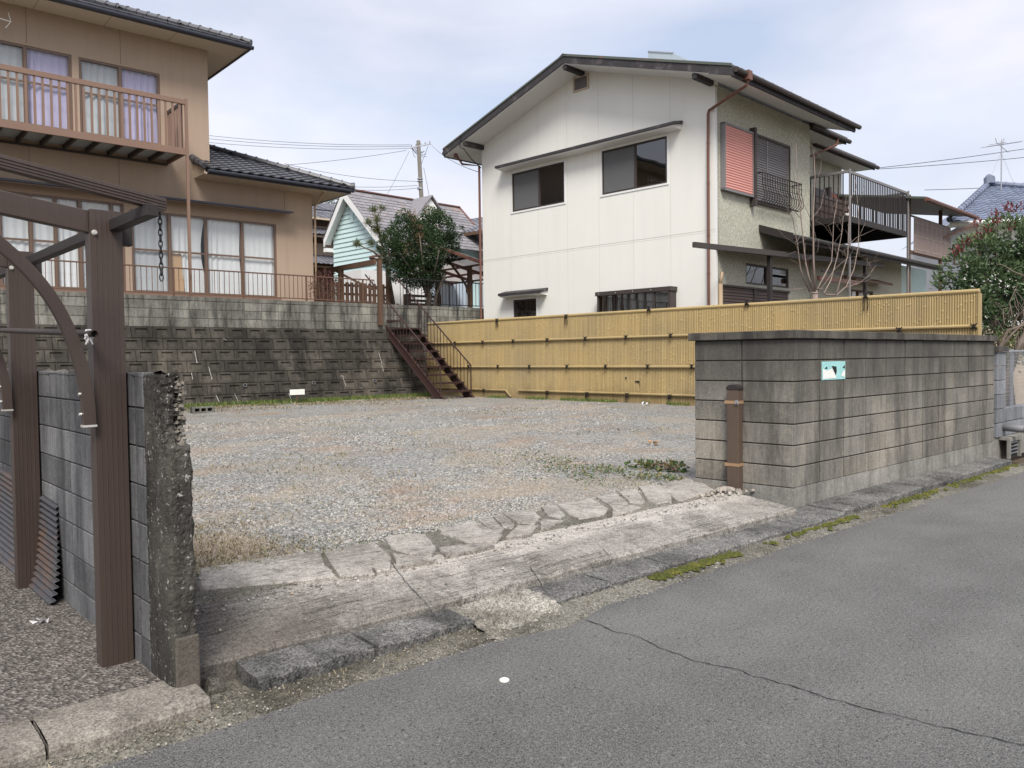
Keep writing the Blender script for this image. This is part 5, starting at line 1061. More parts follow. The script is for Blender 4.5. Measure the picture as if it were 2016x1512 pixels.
o = build(m, 'white_stool', M['signwhite'], fr=HS, off=(-.3, 7.4, DZ), label='small white stool standing on the metal deck behind its bars', cat='stool')
# enclosed balcony with brown corrugated panels
m = MB(S2); EX0, EX1 = 10.0, 13.4
def cor(i, j): x = EX0+(EX1-EX0)*i/160; return (x, DY+.015*math.sin(i/160*2*math.pi*38), 4.55+1.07*j)
m.grid(cor, 160, 1); enc = build(m, 'balcony_panel', M['polycarb_panel'], t_s, recalc=False)
m = MB(S2)
for z in (4.65, 5.05, 5.45):
    for k in range(22): x = EX0+.08+.155*k; m.tube([(x, DY-.016, z), (x, DY-.028, z)], .014, 6)
build(m, 'panel_screws', M['bolt'], enc); m = MB(S2)
for x in (EX0-.25, 12.6): m.box(x, x+.09, DY+.03, DY+.12, .5, 6.25)
m.box(EX0-.3, EX1, DY+.03, DY+.1, 4.5, 4.6); m.box(EX0-.3, EX1, DY+.03, DY+.08, 5.62, 5.66); build(m, 'balcony_frame', M['brownwood'], enc)
p = SD.px(1918, 402, DY-.5); q = SD.px(1790, 378, DY-.5); h = MB(S2); h.prism([(EX0-.6, DY-.5, q[1]-.02), (EX0-.6, DY-.5, q[1]+.04), (EX0-.6, 1.6, q[1]+.55), (EX0-.6, 1.6, q[1]+.48)], (p[0]-EX0+.6, 0, 0)); r2 = build(h, 'balcony_roof', M['metalroof'], t_s)
h = MB(S2); h.box(EX0-.6, p[0], DY-.55, DY-.5005, q[1]-.1, q[1]+.03); h.tube([(EX0-.6, DY-.6, q[1]-.05), (p[0]+.1, DY-.6, q[1]-.05)], .05, 8); h.tube([(p[0]-.1, DY-.6, q[1]-.1), (p[0]-.3, DY-.5, q[1]-.35), (12.68, DY, q[1]-.8)], .035, 6); build(h, 'balcony_gutter', M['brownpipe'], r2)
# pent roof over the ground floor and the ground-floor front below it
PX0, PX1 = 2.0, SD.px(1851, 513, -.85)[0]; ze = 4.26
m = MB(S2); m.prism([(PX0, -.85, ze), (PX0, -.85, ze+.035), (PX0, .69, ze+.55), (PX0, .69, ze+.515)], (2.69, 0, 0)); m.prism([(4.7, -.85, ze), (4.7, -.85, ze+.035), (4.7, 1.3, ze+.75), (4.7, 1.3, ze+.715)], (PX1-4.7, 0, 0)); pr_ = build(m, 'pent_roof', M['metalroof'], t_s)
m = MB(S2); m.tube([(PX0, -.90, ze-.03), (PX1, -.90, ze-.03)], .05, 8); m.box(PX0, PX1, -.849, -.82, ze-.14, ze-.001); m.prism([(PX0-.03, -.86, ze-.12), (PX0-.03, -.86, ze+.06), (PX0-.03, .0, ze+.36), (PX0-.03, .0, ze+.18)], (.029, 0, 0)); build(m, 'pent_gutter', M['aludark'], pr_)
m = MB(S2); m.wall(4.71, 11.2, .3, ze+.2, [(7.3, 8.9, 2.4, 3.35)], -.02, .10); build(m, 'ground_wall', M['stucco'], t_s); window(t_s, 7.3, 8.9, 2.4, 3.35, -.015, [7.85, 8.4], (), fm=M['brownwood'], pane=M['glass'], xf=S2, curt=[(wc, 0), (wc, 0), (wc, 0)])
m = MB(S2); m.prism([(6.6, -.45, 3.52), (6.6, -.45, 3.58), (6.6, -.021, 3.72), (6.6, -.021, 3.62)], (2.7, 0, 0)); build(m, 'window_hood', M['brownwood'], t_s)
m = MB(S2); m.box(4.2, 6.6, -.5, -.42, 3.38, 3.5); build(m, 'awning_beam', M['brownpipe'], t_s); m = MB(S2); m.box(3.9, 7.0, -.7, -.66, 3.56, 3.62); build(m, 'awning_edge', M['aludark'], t_s)
m = MB(S2); m.box(11.25, 14.5, .3, .4, .3, 4.4); build(m, 'green_shed_wall', M['mint'], t_s)
# flat terrace awning on dark posts
m = MB(S2); A0, A1 = SD.px(1367, 481, -.6), SD.px(1740, 521, -.6)
m.prism([(A0[0], -.62, A0[1]-.06), (A0[0], -.62, A0[1]+.05), (A1[0], -.62, A1[1]+.05), (A1[0], -.62, A1[1]-.09)], (0, .07, 0)); aw = build(m, 'terrace_awning', M['sashdark'], t_s, bevel=.004)
m = MB(S2); m.prism([(.0, -.55, A0[1]+.03), (.0, -.002, A0[1]+.14), (A1[0], -.021, A1[1]+.14), (A1[0], -.55, A1[1]+.03)], (0, 0, .02)); build(m, 'awning_sheet', M['aludark'], aw)
for X in (1521, 1708): x = SD.px(X, 540, -.58)[0]; m = MB(S2); m.box(x-.055, x+.055, -.55, -.47, .5, A0[1]+.02+(A1[1]-A0[1])*(x-A0[0])/(A1[0]-A0[0])); build(m, 'awning_post', M['aludark'], aw)
# pale panel of a solar heater beyond the ridge
t = thing('solar_heater', 'pale translucent panel standing up beyond the white house ridge', 'solar heater', HS, (-2.6, 1.5, 8.8)); 
P = [HS.px(X, Y, 1.2) for X, Y in ((1273,118),(1276,102),(1322,116))]; x0_, z0_ = P[1][0], P[1][1]
m = MB(); m.prism([(x0_, 1.2, z0_-.5), (x0_, 1.2, z0_), (x0_+.75, 1.2, z0_-.24), (x0_+.75, 1.2, z0_-.7)], (0, 1.8, 0)); build(m, 'panel', M['polyclear'], t); m = MB(); m.bar((x0_, 1.2, z0_+.01), (x0_+.75, 1.2, z0_-.23), .03, .03); m.bar((x0_, 1.2, z0_+.01), (x0_, 3.0, z0_+.01), .03, .03); build(m, 'frame', M['galv'], t)
# ---------------------------------------------------------------- beyond the terrace
def proj(q):
    d = Vector(q)-CAMP; w = d.dot(CF); return 1008+FPX*d.dot(CR)/w, 756-FPX*d.dot(CU)/w
def at(X, Y, dist):
    d = ray(X, Y); return CAMP + d*(dist/d.y)
def solve(fn, target, lo, hi, axis=0):
    for _ in range(50):
        mid = (lo+hi)/2
        if (proj(fn(mid))[axis] < target) == (proj(fn(hi))[axis] > proj(fn(lo))[axis]): lo = mid
        else: hi = mid
    return (lo+hi)/2
# mint house
p = at(657, 500, 35); MF = Fr((p.x, p.y), -45)
t = thing('mint_house', 'mint green clapboard house with steep brown slate roof and white trim', 'house', MF, (1.5, 0, 2.9))
ua, za = MF.px(690, 388, 0); ul, zl = MF.px(637, 474, -.35); sl_ = (za+.25-zl)/(ua-ul); sR_ = .76*sl_; hw = ua; yb = solve(lambda y: MF.w(ua, y, za+.3), 893, 1, 25)
m = MB(); m.face([(0,0,2.9),(2*ua+.5,0,2.9),(2*ua+.5,0,za-sR_*(ua+.5)),(ua,0,za),(0,0,za-sl_*hw)]); m.face([(0,0,2.9),(0,yb,2.9),(0,yb,za-sl_*hw),(0,0,za-sl_*hw)]); m.face([(2*ua+.5,0,2.9),(2*ua+.5,yb,2.9),(2*ua+.5,yb,za-sR_*(ua+.5)),(2*ua+.5,0,za-sR_*(ua+.5))]); m.face([(0,yb,2.9),(2*ua+.5,yb,2.9),(2*ua+.5,yb,za-sR_*(ua+.5)),(ua,yb,za),(0,yb,za-sl_*hw)])
build(m, 'wall', M['mint'], t); m = MB(); z = 3.0
while z < za-.3:
    a, b = max(.01, ua-(za-z)/sl_), min(2*ua+.5, ua+(za-z)/sR_); m.prism([(a,-.001,z),(a,-.028,z+.012),(a,-.002,z+.15)], (b-a,0,0)); z += .19
build(m, 'clapboards', M['mint'], t); m = MB()
def slp(x, d): return (x, za+.30-sl_*abs(x-ua)-d)
for sgn, ext in ((-1, ua-ul), (1, ua+1.4)):
    xe = ua+sgn*ext; se = sl_ if sgn < 0 else sR_; m.prism([(ua, -.36, za+.28), (xe, -.36, za+.28-se*ext), (xe, -.36, za+.28-se*ext-.30), (ua, -.36, za-.1)], (0, .07, 0))
    m.prism([(ua, -.289, za+.14), (xe, -.289, za+.14-se*ext), (xe, -.289, za+.09-se*ext), (ua, -.289, za+.09)], (0, .288, 0))
m.box(ul, .02, -.36, 0, za+.28-sl_*(ua-ul)-.52, za+.28-sl_*(ua-ul)-.36); build(m, 'white_trim', M['whitepaint'], t)
m = MB(); V = Vector((-1, 0, sR_)).normalized(); O = Vector((ua+ua+1.2, -.38, za+.30-sR_*(ua+1.2))); 
def shingle(O, U, V, L, Hh, mb, a=.45, b=.22):
    U, V = Vector(U).normalized(), Vector(V).normalized(); N = U.cross(V); N = -N if N.z < 0 else N
    for j in range(int(Hh/b)):
        k0 = -(j % 2)*.5
        while k0*a < L:
            A, B = max(0, k0*a), min(L, (k0+1)*a); k0 += 1
            if B-A < .02: continue
            q = lambda u, v, n: O+U*u+V*v+N*n
            mb.face([q(A+.006, j*b, .022), q(B-.006, j*b, .022), q(B-.006, j*b+b, .002), q(A+.006, j*b+b, .002)], random.random()); mb.face([q(A, j*b, .0), q(B, j*b, 0), q(B, j*b, .022), q(A, j*b, .022)], .2)
shingle(O, (0,1,0), V, yb+.7, math.hypot(ua+1.2, sR_*(ua+1.2)), m); shingle(Vector((ul, yb+.3, za+.30-sl_*(ua-ul))), (0,-1,0), Vector((1,0,sl_)), yb+.7, math.hypot(ua-ul, sl_*(ua-ul)), m)
m.face([(ua, -.34, za+.285), (ua, yb+.3, za+.285), (2*ua+1.2, yb+.3, za+.285-sR_*(ua+1.2)), (2*ua+1.2, -.34, za+.285-sR_*(ua+1.2))], .2)
rf = build(m, 'roof', M['slate'], t, recalc=False); m = MB(); m.bar((ua, -.40, za+.32), (ua, yb+.35, za+.32), .16, .05); m.bar((ua, yb+.35, za+.31), (2*ua+1.2, yb+.35, za+.31-sR_*(ua+1.2)), .12, .05); build(m, 'ridge_cap', M['brownpipe'], rf)
# dormer on the roof slope
xf_ = ua+1.25; zt_ = za+.26; hb_ = sR_*1.25-.1; yd = solve(lambda y: MF.w(xf_, y, zt_), 847, 1, 40); wd_ = .95; m = MB()
m.prism([(xf_, yd-wd_, zt_-hb_), (xf_, yd, zt_-.1), (xf_, yd+wd_, zt_-hb_)], (.04, 0, 0)); d_ = build(m, 'dormer', M['signwhite'], t); m = MB()
for s_ in (-1, 1): m.prism([(ua+.1, yd+s_*(wd_+.12), zt_-hb_-.1), (ua+.1, yd, zt_), (ua+.1, yd, zt_+.06), (ua+.1, yd+s_*(wd_+.12), zt_-hb_-.04)], (1.3, 0, 0))
build(m, 'dormer_roof', M['slate'], d_)
m = MB(); v0 = MF.px(693, 428, -.03); m.box(v0[0]-.1, v0[0]+.12, -.05, -.002, v0[1]-.2, v0[1]+.2); build(m, 'gable_vent', M['mint'], t)
# old brown house between the tan and the mint house
p = at(640, 520, 44); OF = Fr((p.x, p.y), 41); t = thing('old_timber_house', 'old brown house with stacked grey tile roofs behind the tan house corner', 'house', OF, (0, 0, 2.9))
z1, z2, z3 = OF.px(640, 432)[1], OF.px(640, 462)[1], OF.px(640, 520)[1]
m = MB(); m.box(-8, 5, 0, 6, 2.9, z1-.05); build(m, 'wall', M['brownwood'], t); m = MB(); m.box(-3, 4, -.02, -.001, z2+.25, z1-.4); m.box(-3, 4, -.02, -.001, z3+.4, z2-.5); build(m, 'plaster_band', M['tan'], t)
m = MB(); kawara(m, (-8, -.8, z1-.1), (1,0,0), vdir(0,1), [(0,0),(13,0),(13,4),(0,4)]); kawara(m, (-8, -1.2, z2-.2), (1,0,0), vdir(0,1), [(0,0),(13,0),(13,1.3),(0,1.3)]); kawara(m, (-8, -1.6, z3-.2), (1,0,0), vdir(0,1), [(0,0),(13,0),(13,1.7),(0,1.7)]); build(m, 'roof', M['kawara_pale'], t, recalc=False)
m = MB()
for za_ in (z1-.16, z2-.26, z3-.26): m.box(-8, 5, -1.0, -.9, za_-.06, za_+.04)
build(m, 'eave_board', M['soffit'], t)
# low grey house with tiled roof seen beside the white house
p = at(925, 540, 37); GF = Fr((p.x, p.y), -40); t = thing('grey_house', 'low blue-grey house with weathered tile roof between the round tree and white house', 'house', GF, (0, 0, 2.9)); ze_ = GF.px(925, 460)[1]
m = MB(); m.box(-4, 6, 0, 6, 2.9, ze_-.05); build(m, 'wall', M['greywall'], t); m = MB(); kawara(m, (-4.5, -.7, ze_-.1), (1,0,0), vdir(0,1), [(0,0),(11,0),(11,3.4),(0,3.4)]); r_ = build(m, 'roof', M['kawara_pale'], t, recalc=False); m = MB(); m.box(-4.5, 6.5, -.75, -.68, ze_-.22, ze_-.08); build(m, 'eave_board', M['brownwood'], r_)
m = MB(); m.tube([(-.2, -.08, ze_-.3), (-.2, -.08, 3)], .05, 8); build(m, 'downpipe', M['galv'], t, smooth=True)
# open pergola and carport behind the black fence
zc = RT.px(740, 511, .78)[1]; xc = RT.px(740, 560, .78)[0]; t = thing('timber_pergola', 'brown timber pergola with square posts left of the round evergreen tree', 'pergola', RT, (xc, 2.5, 2.93))
yL = solve(lambda y: RT.w(xc, y, zc), 624, 1, 20)
m = MB(); m.bar((xc, .80, zc-.06), (xc, yL, zc-.06), .07, .14); build(m, 'beam', M['brownwood'], t); y = solve(lambda q: RT.w(xc, q, 4), 671, 1, 20); m = MB(); m.box(xc-.06, xc+.06, y-.06, y+.06, 2.93, zc-.131); build(m, 'post', M['brownwood'], t); m = MB(); m.bar((xc, 1.0, 3.4), (xc, 3.0, zc-.1), .05, .05); build(m, 'brace', M['brownwood'], t)
qa, qb = RT.px(872, 487, 1.6), RT.px(946, 513, 1.6); sR = (qb[1]-qa[1])/(qb[0]-qa[0]); xA, xB, yN, yF = qa[0]-.35, qb[0]+1.6, 1.6, 5.2
zr_ = lambda x: qa[1]+sR*(x-qa[0])
t = thing('back_carport', 'brown framed carport with milky roof sheets between the round tree and white house', 'carport', RT, (xA+1, 3, 2.93)); m = MB()
for y in (yN, yN+1.2, yN+2.4, yF): m.bar((xA, y, zr_(xA)-.05), (xB, y, zr_(xB)-.05), .06, .09)
for k in range(6): x = xA+(xB-xA)*k/5; m.bar((x, yN-.03, zr_(x)-.03), (x, yF, zr_(x)-.03), .05, .06)
build(m, 'frame', M['brownpipe'], t); m = MB(); m.face([(xA, yN, zr_(xA)+.02), (xB, yN, zr_(xB)+.02), (xB, yF, zr_(xB)+.02), (xA, yF, zr_(xA)+.02)]); build(m, 'roof_sheet', M['polycarb'], t)
for X, y in ((765, 3.4), (862, 3.2), (925, 2.2)):
    x = RT.px(X, 570, y)[0]; m = MB(); m.box(x-.06, x+.06, y-.06, y+.06, 2.93, max(zr_(max(x, xA)), 4.2)-.1 if x > xA-.3 else 4.3); build(m, 'post', M['brownwood'], t)
m = MB(); x = RT.px(925, 570, 2.2)[0]; m.tube([(x-.06, 2.2, 3.5), (x-.15, 2.2, 3.8), (x-.45, 2.2, 4.15), (x-.9, 2.2, zr_(max(xA, x-.9))-.1)], .04, 6); build(m, 'brace', M['brownwood'], t)
a, b = RT.px(785, 560, 6), RT.px(866, 560, 6); c, d = RT.px(866, 552, 5.2), RT.px(930, 552, 5.2); t = thing('storage_shed', 'pale blue and white storage shed under the back carport', 'shed', RT, ((a[0]+d[0])/2, 6, 2.93))
m = MB(); m.box(a[0]-1.5, b[0]+1, 6, 7.5, 2.93, 4.55); build(m, 'white_panel', M['whitepaint'], t); m = MB(); m.box(c[0], d[0], 5.2, 5.99, 2.93, c[1]+.1); bp_ = build(m, 'door', M['bluepanel'], t, bevel=.01); m = MB(); m.box((c[0]+d[0])/2-.01, (c[0]+d[0])/2+.01, 5.19, 5.2, 2.95, c[1]+.08); build(m, 'door_seam', M['greyshutter'], bp_)
m = MB(); 
for k in range(5): m.box(a[0]-.2, a[0]+1.1, 5.0, 5.4, 3.0+.16*k, 3.05+.16*k)
for x in (a[0]-.2, a[0]+1.06): m.box(x, x+.04, 5.0, 5.4, 2.93, 3.72)
build(m, 'timber_rack', M['brownwood'], fr=RT, off=(a[0]+.4, 5.2, 2.93), label='low brown timber rack standing under the back carport', cat='rack')
# utility pole and its wires
D = 54; pt, pb = at(823.5, 277, D), at(834, 470, D); t = thing('utility_pole', 'grey concrete utility pole rising behind the round evergreen tree', 'utility pole', W, (pb.x, pb.y, 2.9)); dirp = (pb-pt)/(pt.z-pb.z); base = pt+dirp*(pt.z-2.9)
m = MB(); m.tube([base, pt], [.19, .125], 14); build(m, 'shaft', M['concpole'], t, smooth=True); m = MB(); A, B = at(808, 291, D-.2), at(849, 283, D+.1); m.bar(A, B, .07, .09)
for k in range(5): q = A.lerp(B, .05+.22*k); m.tube([q, q+Vector((0,0,.16)), q+Vector((0,0,.2))], [.03,.05,.02], 6)
build(m, 'crossarm', M['galv'], t); m = MB()
for Y in (352, 357, 370, 372): q = at(827, Y, D); m.tube([q-Vector((0,0,.03)), q+Vector((0,0,.03))], .19, 12)
build(m, 'bands', M['galv'], t)
def wire(par, p, q, sag=.1, r=.012, n=14):
    h = MB(); p, q = Vector(p), Vector(q); h.tube([p.lerp(q, k/n)-Vector((0,0,sag*4*(k/n)*(1-k/n))) for k in range(n+1)], r, 4); build(h, 'wire', M['black'], par)
for a, b, sg in (((330,257),(808,285),.3),((330,264),(808,288),.3),((330,272),(808,292),.3),((560,325),(800,296),.1),((560,322),(822,357),.25),((650,366),(822,365),.1),((690,373),(824,370),.1)): wire(t, at(*a, D), at(*b, D), sg)
wire(t, at(806,297,D), at(684,520,D-8), .2); wire(t, at(843,288,D), at(823,345,D), -.1); wire(t, at(834,330,D), at(848,405,D), -.1); wire(t, at(850,286,D), at(946,340,26), .2, .012)
wire(t, at(620,412,D-10), at(800,418,D-10), .1, .03)
for k in range(7):
    a = at(812+random.uniform(-4,10), 290, D); wire(t, a, at(812+random.uniform(-5,30), random.uniform(296,312), D), .25, .012, 6)
t = thing('power_lines', 'thin power lines crossing the sky at the far right above the blue roof', 'power lines', W, tuple(at(1900, 310, 60)))
for a, b in (((1726,331),(2120,277)),((1726,333),(2120,299)),((1820,374),(2120,357))): wire(t, at(*a, 60), at(*b, 60), .1, .02)
# house with blue-grey tiles at the far right
p = at(1940, 500, 28); BF = Fr((p.x, p.y), -14); t = thing('blue_tiled_house', 'white walled house with blue-grey hipped tile roof at the far right', 'house', BF, (2, 0, 2)); e0 = BF.px(1869, 437, -.6); z0 = e0[1]; ptch = .5
dA = solve(lambda d: BF.w(BF.px(1946, 366, d-.6)[0] if 0 else e0[0]+2.2, d-.6, z0+ptch*d), 366, .5, 9, axis=1); ax = BF.px(1946, 366, dA-.6)[0]
V = Vector((0, 1, ptch)); Lv = math.hypot(dA, ptch*dA); xr2 = e0[0]+(ax-e0[0])*4.2
m = MB(); kawara(m, (e0[0], -.6, z0), (1,0,0), V, [(0,0),(xr2-e0[0],0),(ax-e0[0],Lv)], .25, .23); rf = build(m, 'roof', M['kawara_blue'], t, recalc=False)
m = MB(); m.face([(e0[0]+.02,-.58,z0-.03),(xr2,-.58,z0-.03),(ax,dA-.6,z0+ptch*dA-.03)]); m.face([(e0[0]+.02,-.58,z0-.03),(ax,dA-.6,z0+ptch*dA-.03),(e0[0]+.02,dA*2,z0-.03)]); build(m, 'roof_deck', M['kawara_blue'], rf)
m = MB(); ridge(m, (e0[0], -.6, z0+.08), (ax, dA-.6, z0+ptch*dA+.08), .10); ridge(m, (xr2, -.6, z0+.08), (ax, dA-.6, z0+ptch*dA+.08), .10); m.tube([(ax, dA-.75, z0+ptch*dA+.02), (ax, dA-.7, z0+ptch*dA+.25), (ax, dA-.6, z0+ptch*dA+.36)], [.2, .2, .1], 8); build(m, 'ridge_tiles', M['kawara_blue'], rf, recalc=False)
wl = BF.px(1877, 480, 0); wr = BF.px(1916, 520, 0)
m = MB(); m.wall(e0[0]+.6, e0[0]+9, 0, z0+.02, [(wl[0], wl[0]+1.7, wr[1], wl[1])], 0, .15); m.box(e0[0]+.6, e0[0]+.75, .151, 8, 0, z0); build(m, 'wall', M['whitepaint'], t); m = MB(); m.box(e0[0]+.8, e0[0]+9, .6, .65, 0, z0-.1); build(m, 'interior', M['interior'], t)
window(t, wl[0], wl[0]+1.7, wr[1], wl[1], .03, [wl[0]+.85], (), fm=M['brownwood'], pane=M['glassdark']); m = MB(); m.box(e0[0]+.03, e0[0]+9, -.58, -.001, z0-.12, z0-.04); m.tube([(e0[0], -.66, z0-.06), (e0[0]+9, -.66, z0-.06)], .06, 8); build(m, 'eave', M['whitepaint'], t)
b_ = at(1971, 368, 30); tp = at(1972, 275, 30); t = thing('tv_antenna', 'tall thin television antenna mast above the blue-grey tiled roof', 'antenna', W, tuple(b_)); m = MB(); m.tube([b_-Vector((0,0,.3)), tp], .022, 6); build(m, 'mast', M['galv'], t); m = MB(); 
for (xa, ya, xb, yb_) in ((1938,290,2010,279),(1948,285,1980,280),(1962,281,1985,300)): m.tube([at(xa,ya,30), at(xb,yb_,30)], .013, 5)
for k in range(7): q = at(1942+10*k, 289-1.5*k, 30); m.tube([q-Vector((0,.35,.05)), q+Vector((0,.35,.05))], .008, 4)
m.tube([at(1960,272,30), at(1962,282,30), at(1975,283,30), at(1977,273,30), at(1968,279,30)], .014, 5); build(m, 'array', M['galv'], t); m = MB()
for (xa, ya, xb, yb_) in ((1971,300,1945,362),(1971,300,2000,372)): m.tube([at(xa,ya,30), at(xb,yb_,30)], .005, 4)
build(m, 'guy_wire', M['galv'], t)
for X, Y0, Y1, dd in ((1608,232,300,44),): 
    t = thing('slim_antenna', 'slim antenna mast showing between the stepped eaves of the white house', 'antenna', W, tuple(at(X, Y1, dd))); m = MB(); m.tube([at(X, Y1+60, dd), at(X, Y0, dd)], .03, 5); build(m, 'mast', M['galv'], t); m = MB(); m.tube([at(X, Y0+2, dd), at(X+18, Y0+6, dd)], .02, 4); m.tube([at(X+12, Y0+0, dd), at(X+14, Y0+10, dd)], .015, 4); build(m, 'array', M['galv'], t)
# ---------------------------------------------------------------- plants
def leaf(mb, c, d, L, Wd, t, fold=.25):
    d = Vector(d).normalized(); s = d.cross(Vector((random.uniform(-1,1), random.uniform(-1,1), random.uniform(.2,1)))).normalized(); n = d.cross(s); c = Vector(c)
    a = c; b = c+d*L; l = c+d*L*.45+s*Wd*.5+n*Wd*fold; r = c+d*L*.45-s*Wd*.5+n*Wd*fold
    i = [mb.P(q) for q in (a, l, b, r)]; mb.idx((i[0], i[1], i[2]), t); mb.idx((i[0], i[2], i[3]), t)
def rvec():
    v = RNG.normal(size=3); return Vector(v/np.linalg.norm(v))
def crown(mb, blobs, n, L, Wd, shell=.55, tone=lambda p, c: random.random(), up=.25):
    vol = [b[1][0]*b[1][1]*b[1][2] for b in blobs]; tot = sum(vol)
    for (c, r), v in zip(blobs, vol):
        for _ in range(int(n*v/tot)):
            d = rvec(); q = Vector(c)+Vector((d.x*r[0], d.y*r[1], d.z*r[2]))*(shell+(1-shell)*random.random()**.6)
            k = nz3(q.x*2.3, q.y*2.3, 1.0, q.z*2.3)
            if k < -.30 and random.random() < .8: continue
            dd = (d+rvec()*.9+Vector((0,0,up))).normalized(); leaf(mb, q, dd, L*random.uniform(.7, 1.25), Wd*random.uniform(.7, 1.2), tone(q, d))
def limb(mb, pts, r0, r1, n=6):
    m_ = len(pts); mb.tube(pts, [r0+(r1-r0)*k/(m_-1) for k in range(m_)], n)
# round evergreen
c0 = Vector(RT.w(*(lambda a: (a[0], 2.0, a[1]))(RT.px(822, 492, 2.0)))); b0 = Vector(RT.w(*(lambda a: (a[0], 2.0, 2.93))(RT.px(842, 600, 2.0)))); off = (b0.x, b0.y, 2.93)
t = thing('round_evergreen_tree', 'dense dark round evergreen tree with browned patches beside the stair top', 'tree', W, off)
m = MB(); limb(m, [b0, b0+Vector((.05,0,.5)), c0.lerp(b0, .45), c0], .10, .05, 8)
for k in range(9): a = k*.7; limb(m, [b0.lerp(c0, .25+.05*k), b0.lerp(c0, .5)+Vector((.5*math.cos(a), .5*math.sin(a), .2)), c0+Vector((.9*math.cos(a), .9*math.sin(a), .3*math.sin(k*2)))], .045, .012)
limb(m, [b0+Vector((.2,0,0)), b0+Vector((.25,.1,.5)), b0+Vector((.5,0,1.0))], .07, .03); build(m, 'trunk', M['bark'], t, smooth=True)
def P_(X, Y, dy=0): a = RT.px(X, Y, 2.0+dy); return tuple(RT.w(a[0], 2.0+dy, a[1]))
bl = [(P_(826,492), (.84,.85,.82)), (P_(862,450), (.55,.6,.55)), (P_(800,455), (.55,.6,.5)), (P_(876,490), (.45,.5,.5)), (P_(775,500), (.38,.45,.4)), (P_(820,535), (.7,.7,.45)), (P_(852,545), (.4,.45,.45)), (P_(848,425), (.3,.35,.28)), (P_(780,535), (.3,.4,.3)), (P_(770,470), (.35,.4,.32)), (P_(893,475), (.26,.3,.28)), (P_(845,572), (.2,.25,.22)), (P_(760,515), (.22,.25,.2)), (P_(795,425), (.25,.25,.2)), (P_(868,425), (.22,.25,.2)), (P_(905,455), (.18,.2,.16)), (P_(810,560), (.25,.3,.2)), (P_(752,482), (.16,.2,.16)), (P_(900,500), (.2,.25,.2))]
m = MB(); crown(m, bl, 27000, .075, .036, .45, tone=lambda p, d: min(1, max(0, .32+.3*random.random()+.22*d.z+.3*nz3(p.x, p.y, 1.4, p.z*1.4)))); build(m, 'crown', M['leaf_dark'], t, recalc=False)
m = MB()
for X, Y, r in ((816,425,.18),(822,450,.2),(826,470,.15),(808,485,.15),(838,410,.12),(800,500,.12)): crown(m, [(P_(X, Y, -.62), (r,.16,r*1.1))], 70, .07, .025, .2)
build(m, 'browned_leaves', M['leaf_brown'], t, recalc=False)
# pine
t = thing('pine_tree', 'young pine with tufts of needles on bare branches left of the round tree', 'tree', W, tuple(RT.w(RT.px(770,560,2.9)[0], 2.9, 2.93)))
def Q_(X, Y, dy=2.7): a = RT.px(X, Y, dy); return Vector(RT.w(a[0], dy, a[1]))
m = MB(); limb(m, [Q_(775,600), Q_(765,540), Q_(752,480), Q_(742,440), Q_(738,420)], .06, .02); limb(m, [Q_(762,520), Q_(735,495), Q_(705,482)], .04, .015); limb(m, [Q_(745,450), Q_(728,445), Q_(722,437)], .025, .012); limb(m, [Q_(740,430), Q_(748,418), Q_(752,410)], .02, .01); limb(m, [Q_(750,470), Q_(760,462)], .02, .01); build(m, 'trunk', M['bark'], t, smooth=True); m = MB()
for X, Y, r, n in ((735,415,.2,230),(752,412,.16,150),(725,440,.18,200),(741,455,.26,330),(757,470,.24,260),(703,482,.18,220),(730,480,.18,160),(742,434,.18,160),(748,492,.2,160)):
    c = Q_(X, Y, 2.7+random.uniform(-.2,.2))
    for _ in range(n): d = (rvec()+Vector((0,0,.75))).normalized(); p = c+rvec()*r*random.random()*.75; leaf(m, p, d, .15, .011, random.random(), .1)
build(m, 'crown', M['leaf_pine'], t, recalc=False)
# maroon shrub by the house corner, and a dark tree far behind
a = RT.px(640, 575, 1.3); t = thing('maroon_shrub', 'small maroon leaved shrub behind the railing at the tan house corner', 'shrub', RT, (a[0], 1.3, 2.93)); m = MB()
for k in range(12): limb(m, [(a[0], 1.3, 2.93), (a[0]+random.uniform(-.3,.3), 1.3+random.uniform(-.2,.2), 3.4), (a[0]+random.uniform(-.5,.5), 1.3+random.uniform(-.3,.3), random.uniform(3.5,3.95))], .012, .004, 4)
build(m, 'stems', M['brownwood'], t); m = MB(); crown(m, [((a[0], 1.3, 3.4), (.45,.35,.5))], 750, .06, .03, .1); build(m, 'foliage', M['leaf_maroon'], t, recalc=False)
c = at(640, 402, 62); t = thing('far_tree', 'dark leafy tree far behind between the tan and the mint house', 'tree', W, (c.x, c.y, 2.9)); m = MB(); limb(m, [(c.x, c.y, 2.9), (c.x+.2, c.y, 8), tuple(c)], .25, .06); build(m, 'trunk', M['bark'], t, smooth=True); m = MB(); crown(m, [(tuple(c), (1.6,1.6,1.1)), ((c.x-1.2, c.y, c.z-1), (1.4,1.4,1.2)), ((c.x+.8, c.y, c.z-1.3), (1.2,1.2,1.0))], 2600, .2, .10, .2); build(m, 'crown', M['leaf_dark'], t, recalc=False)
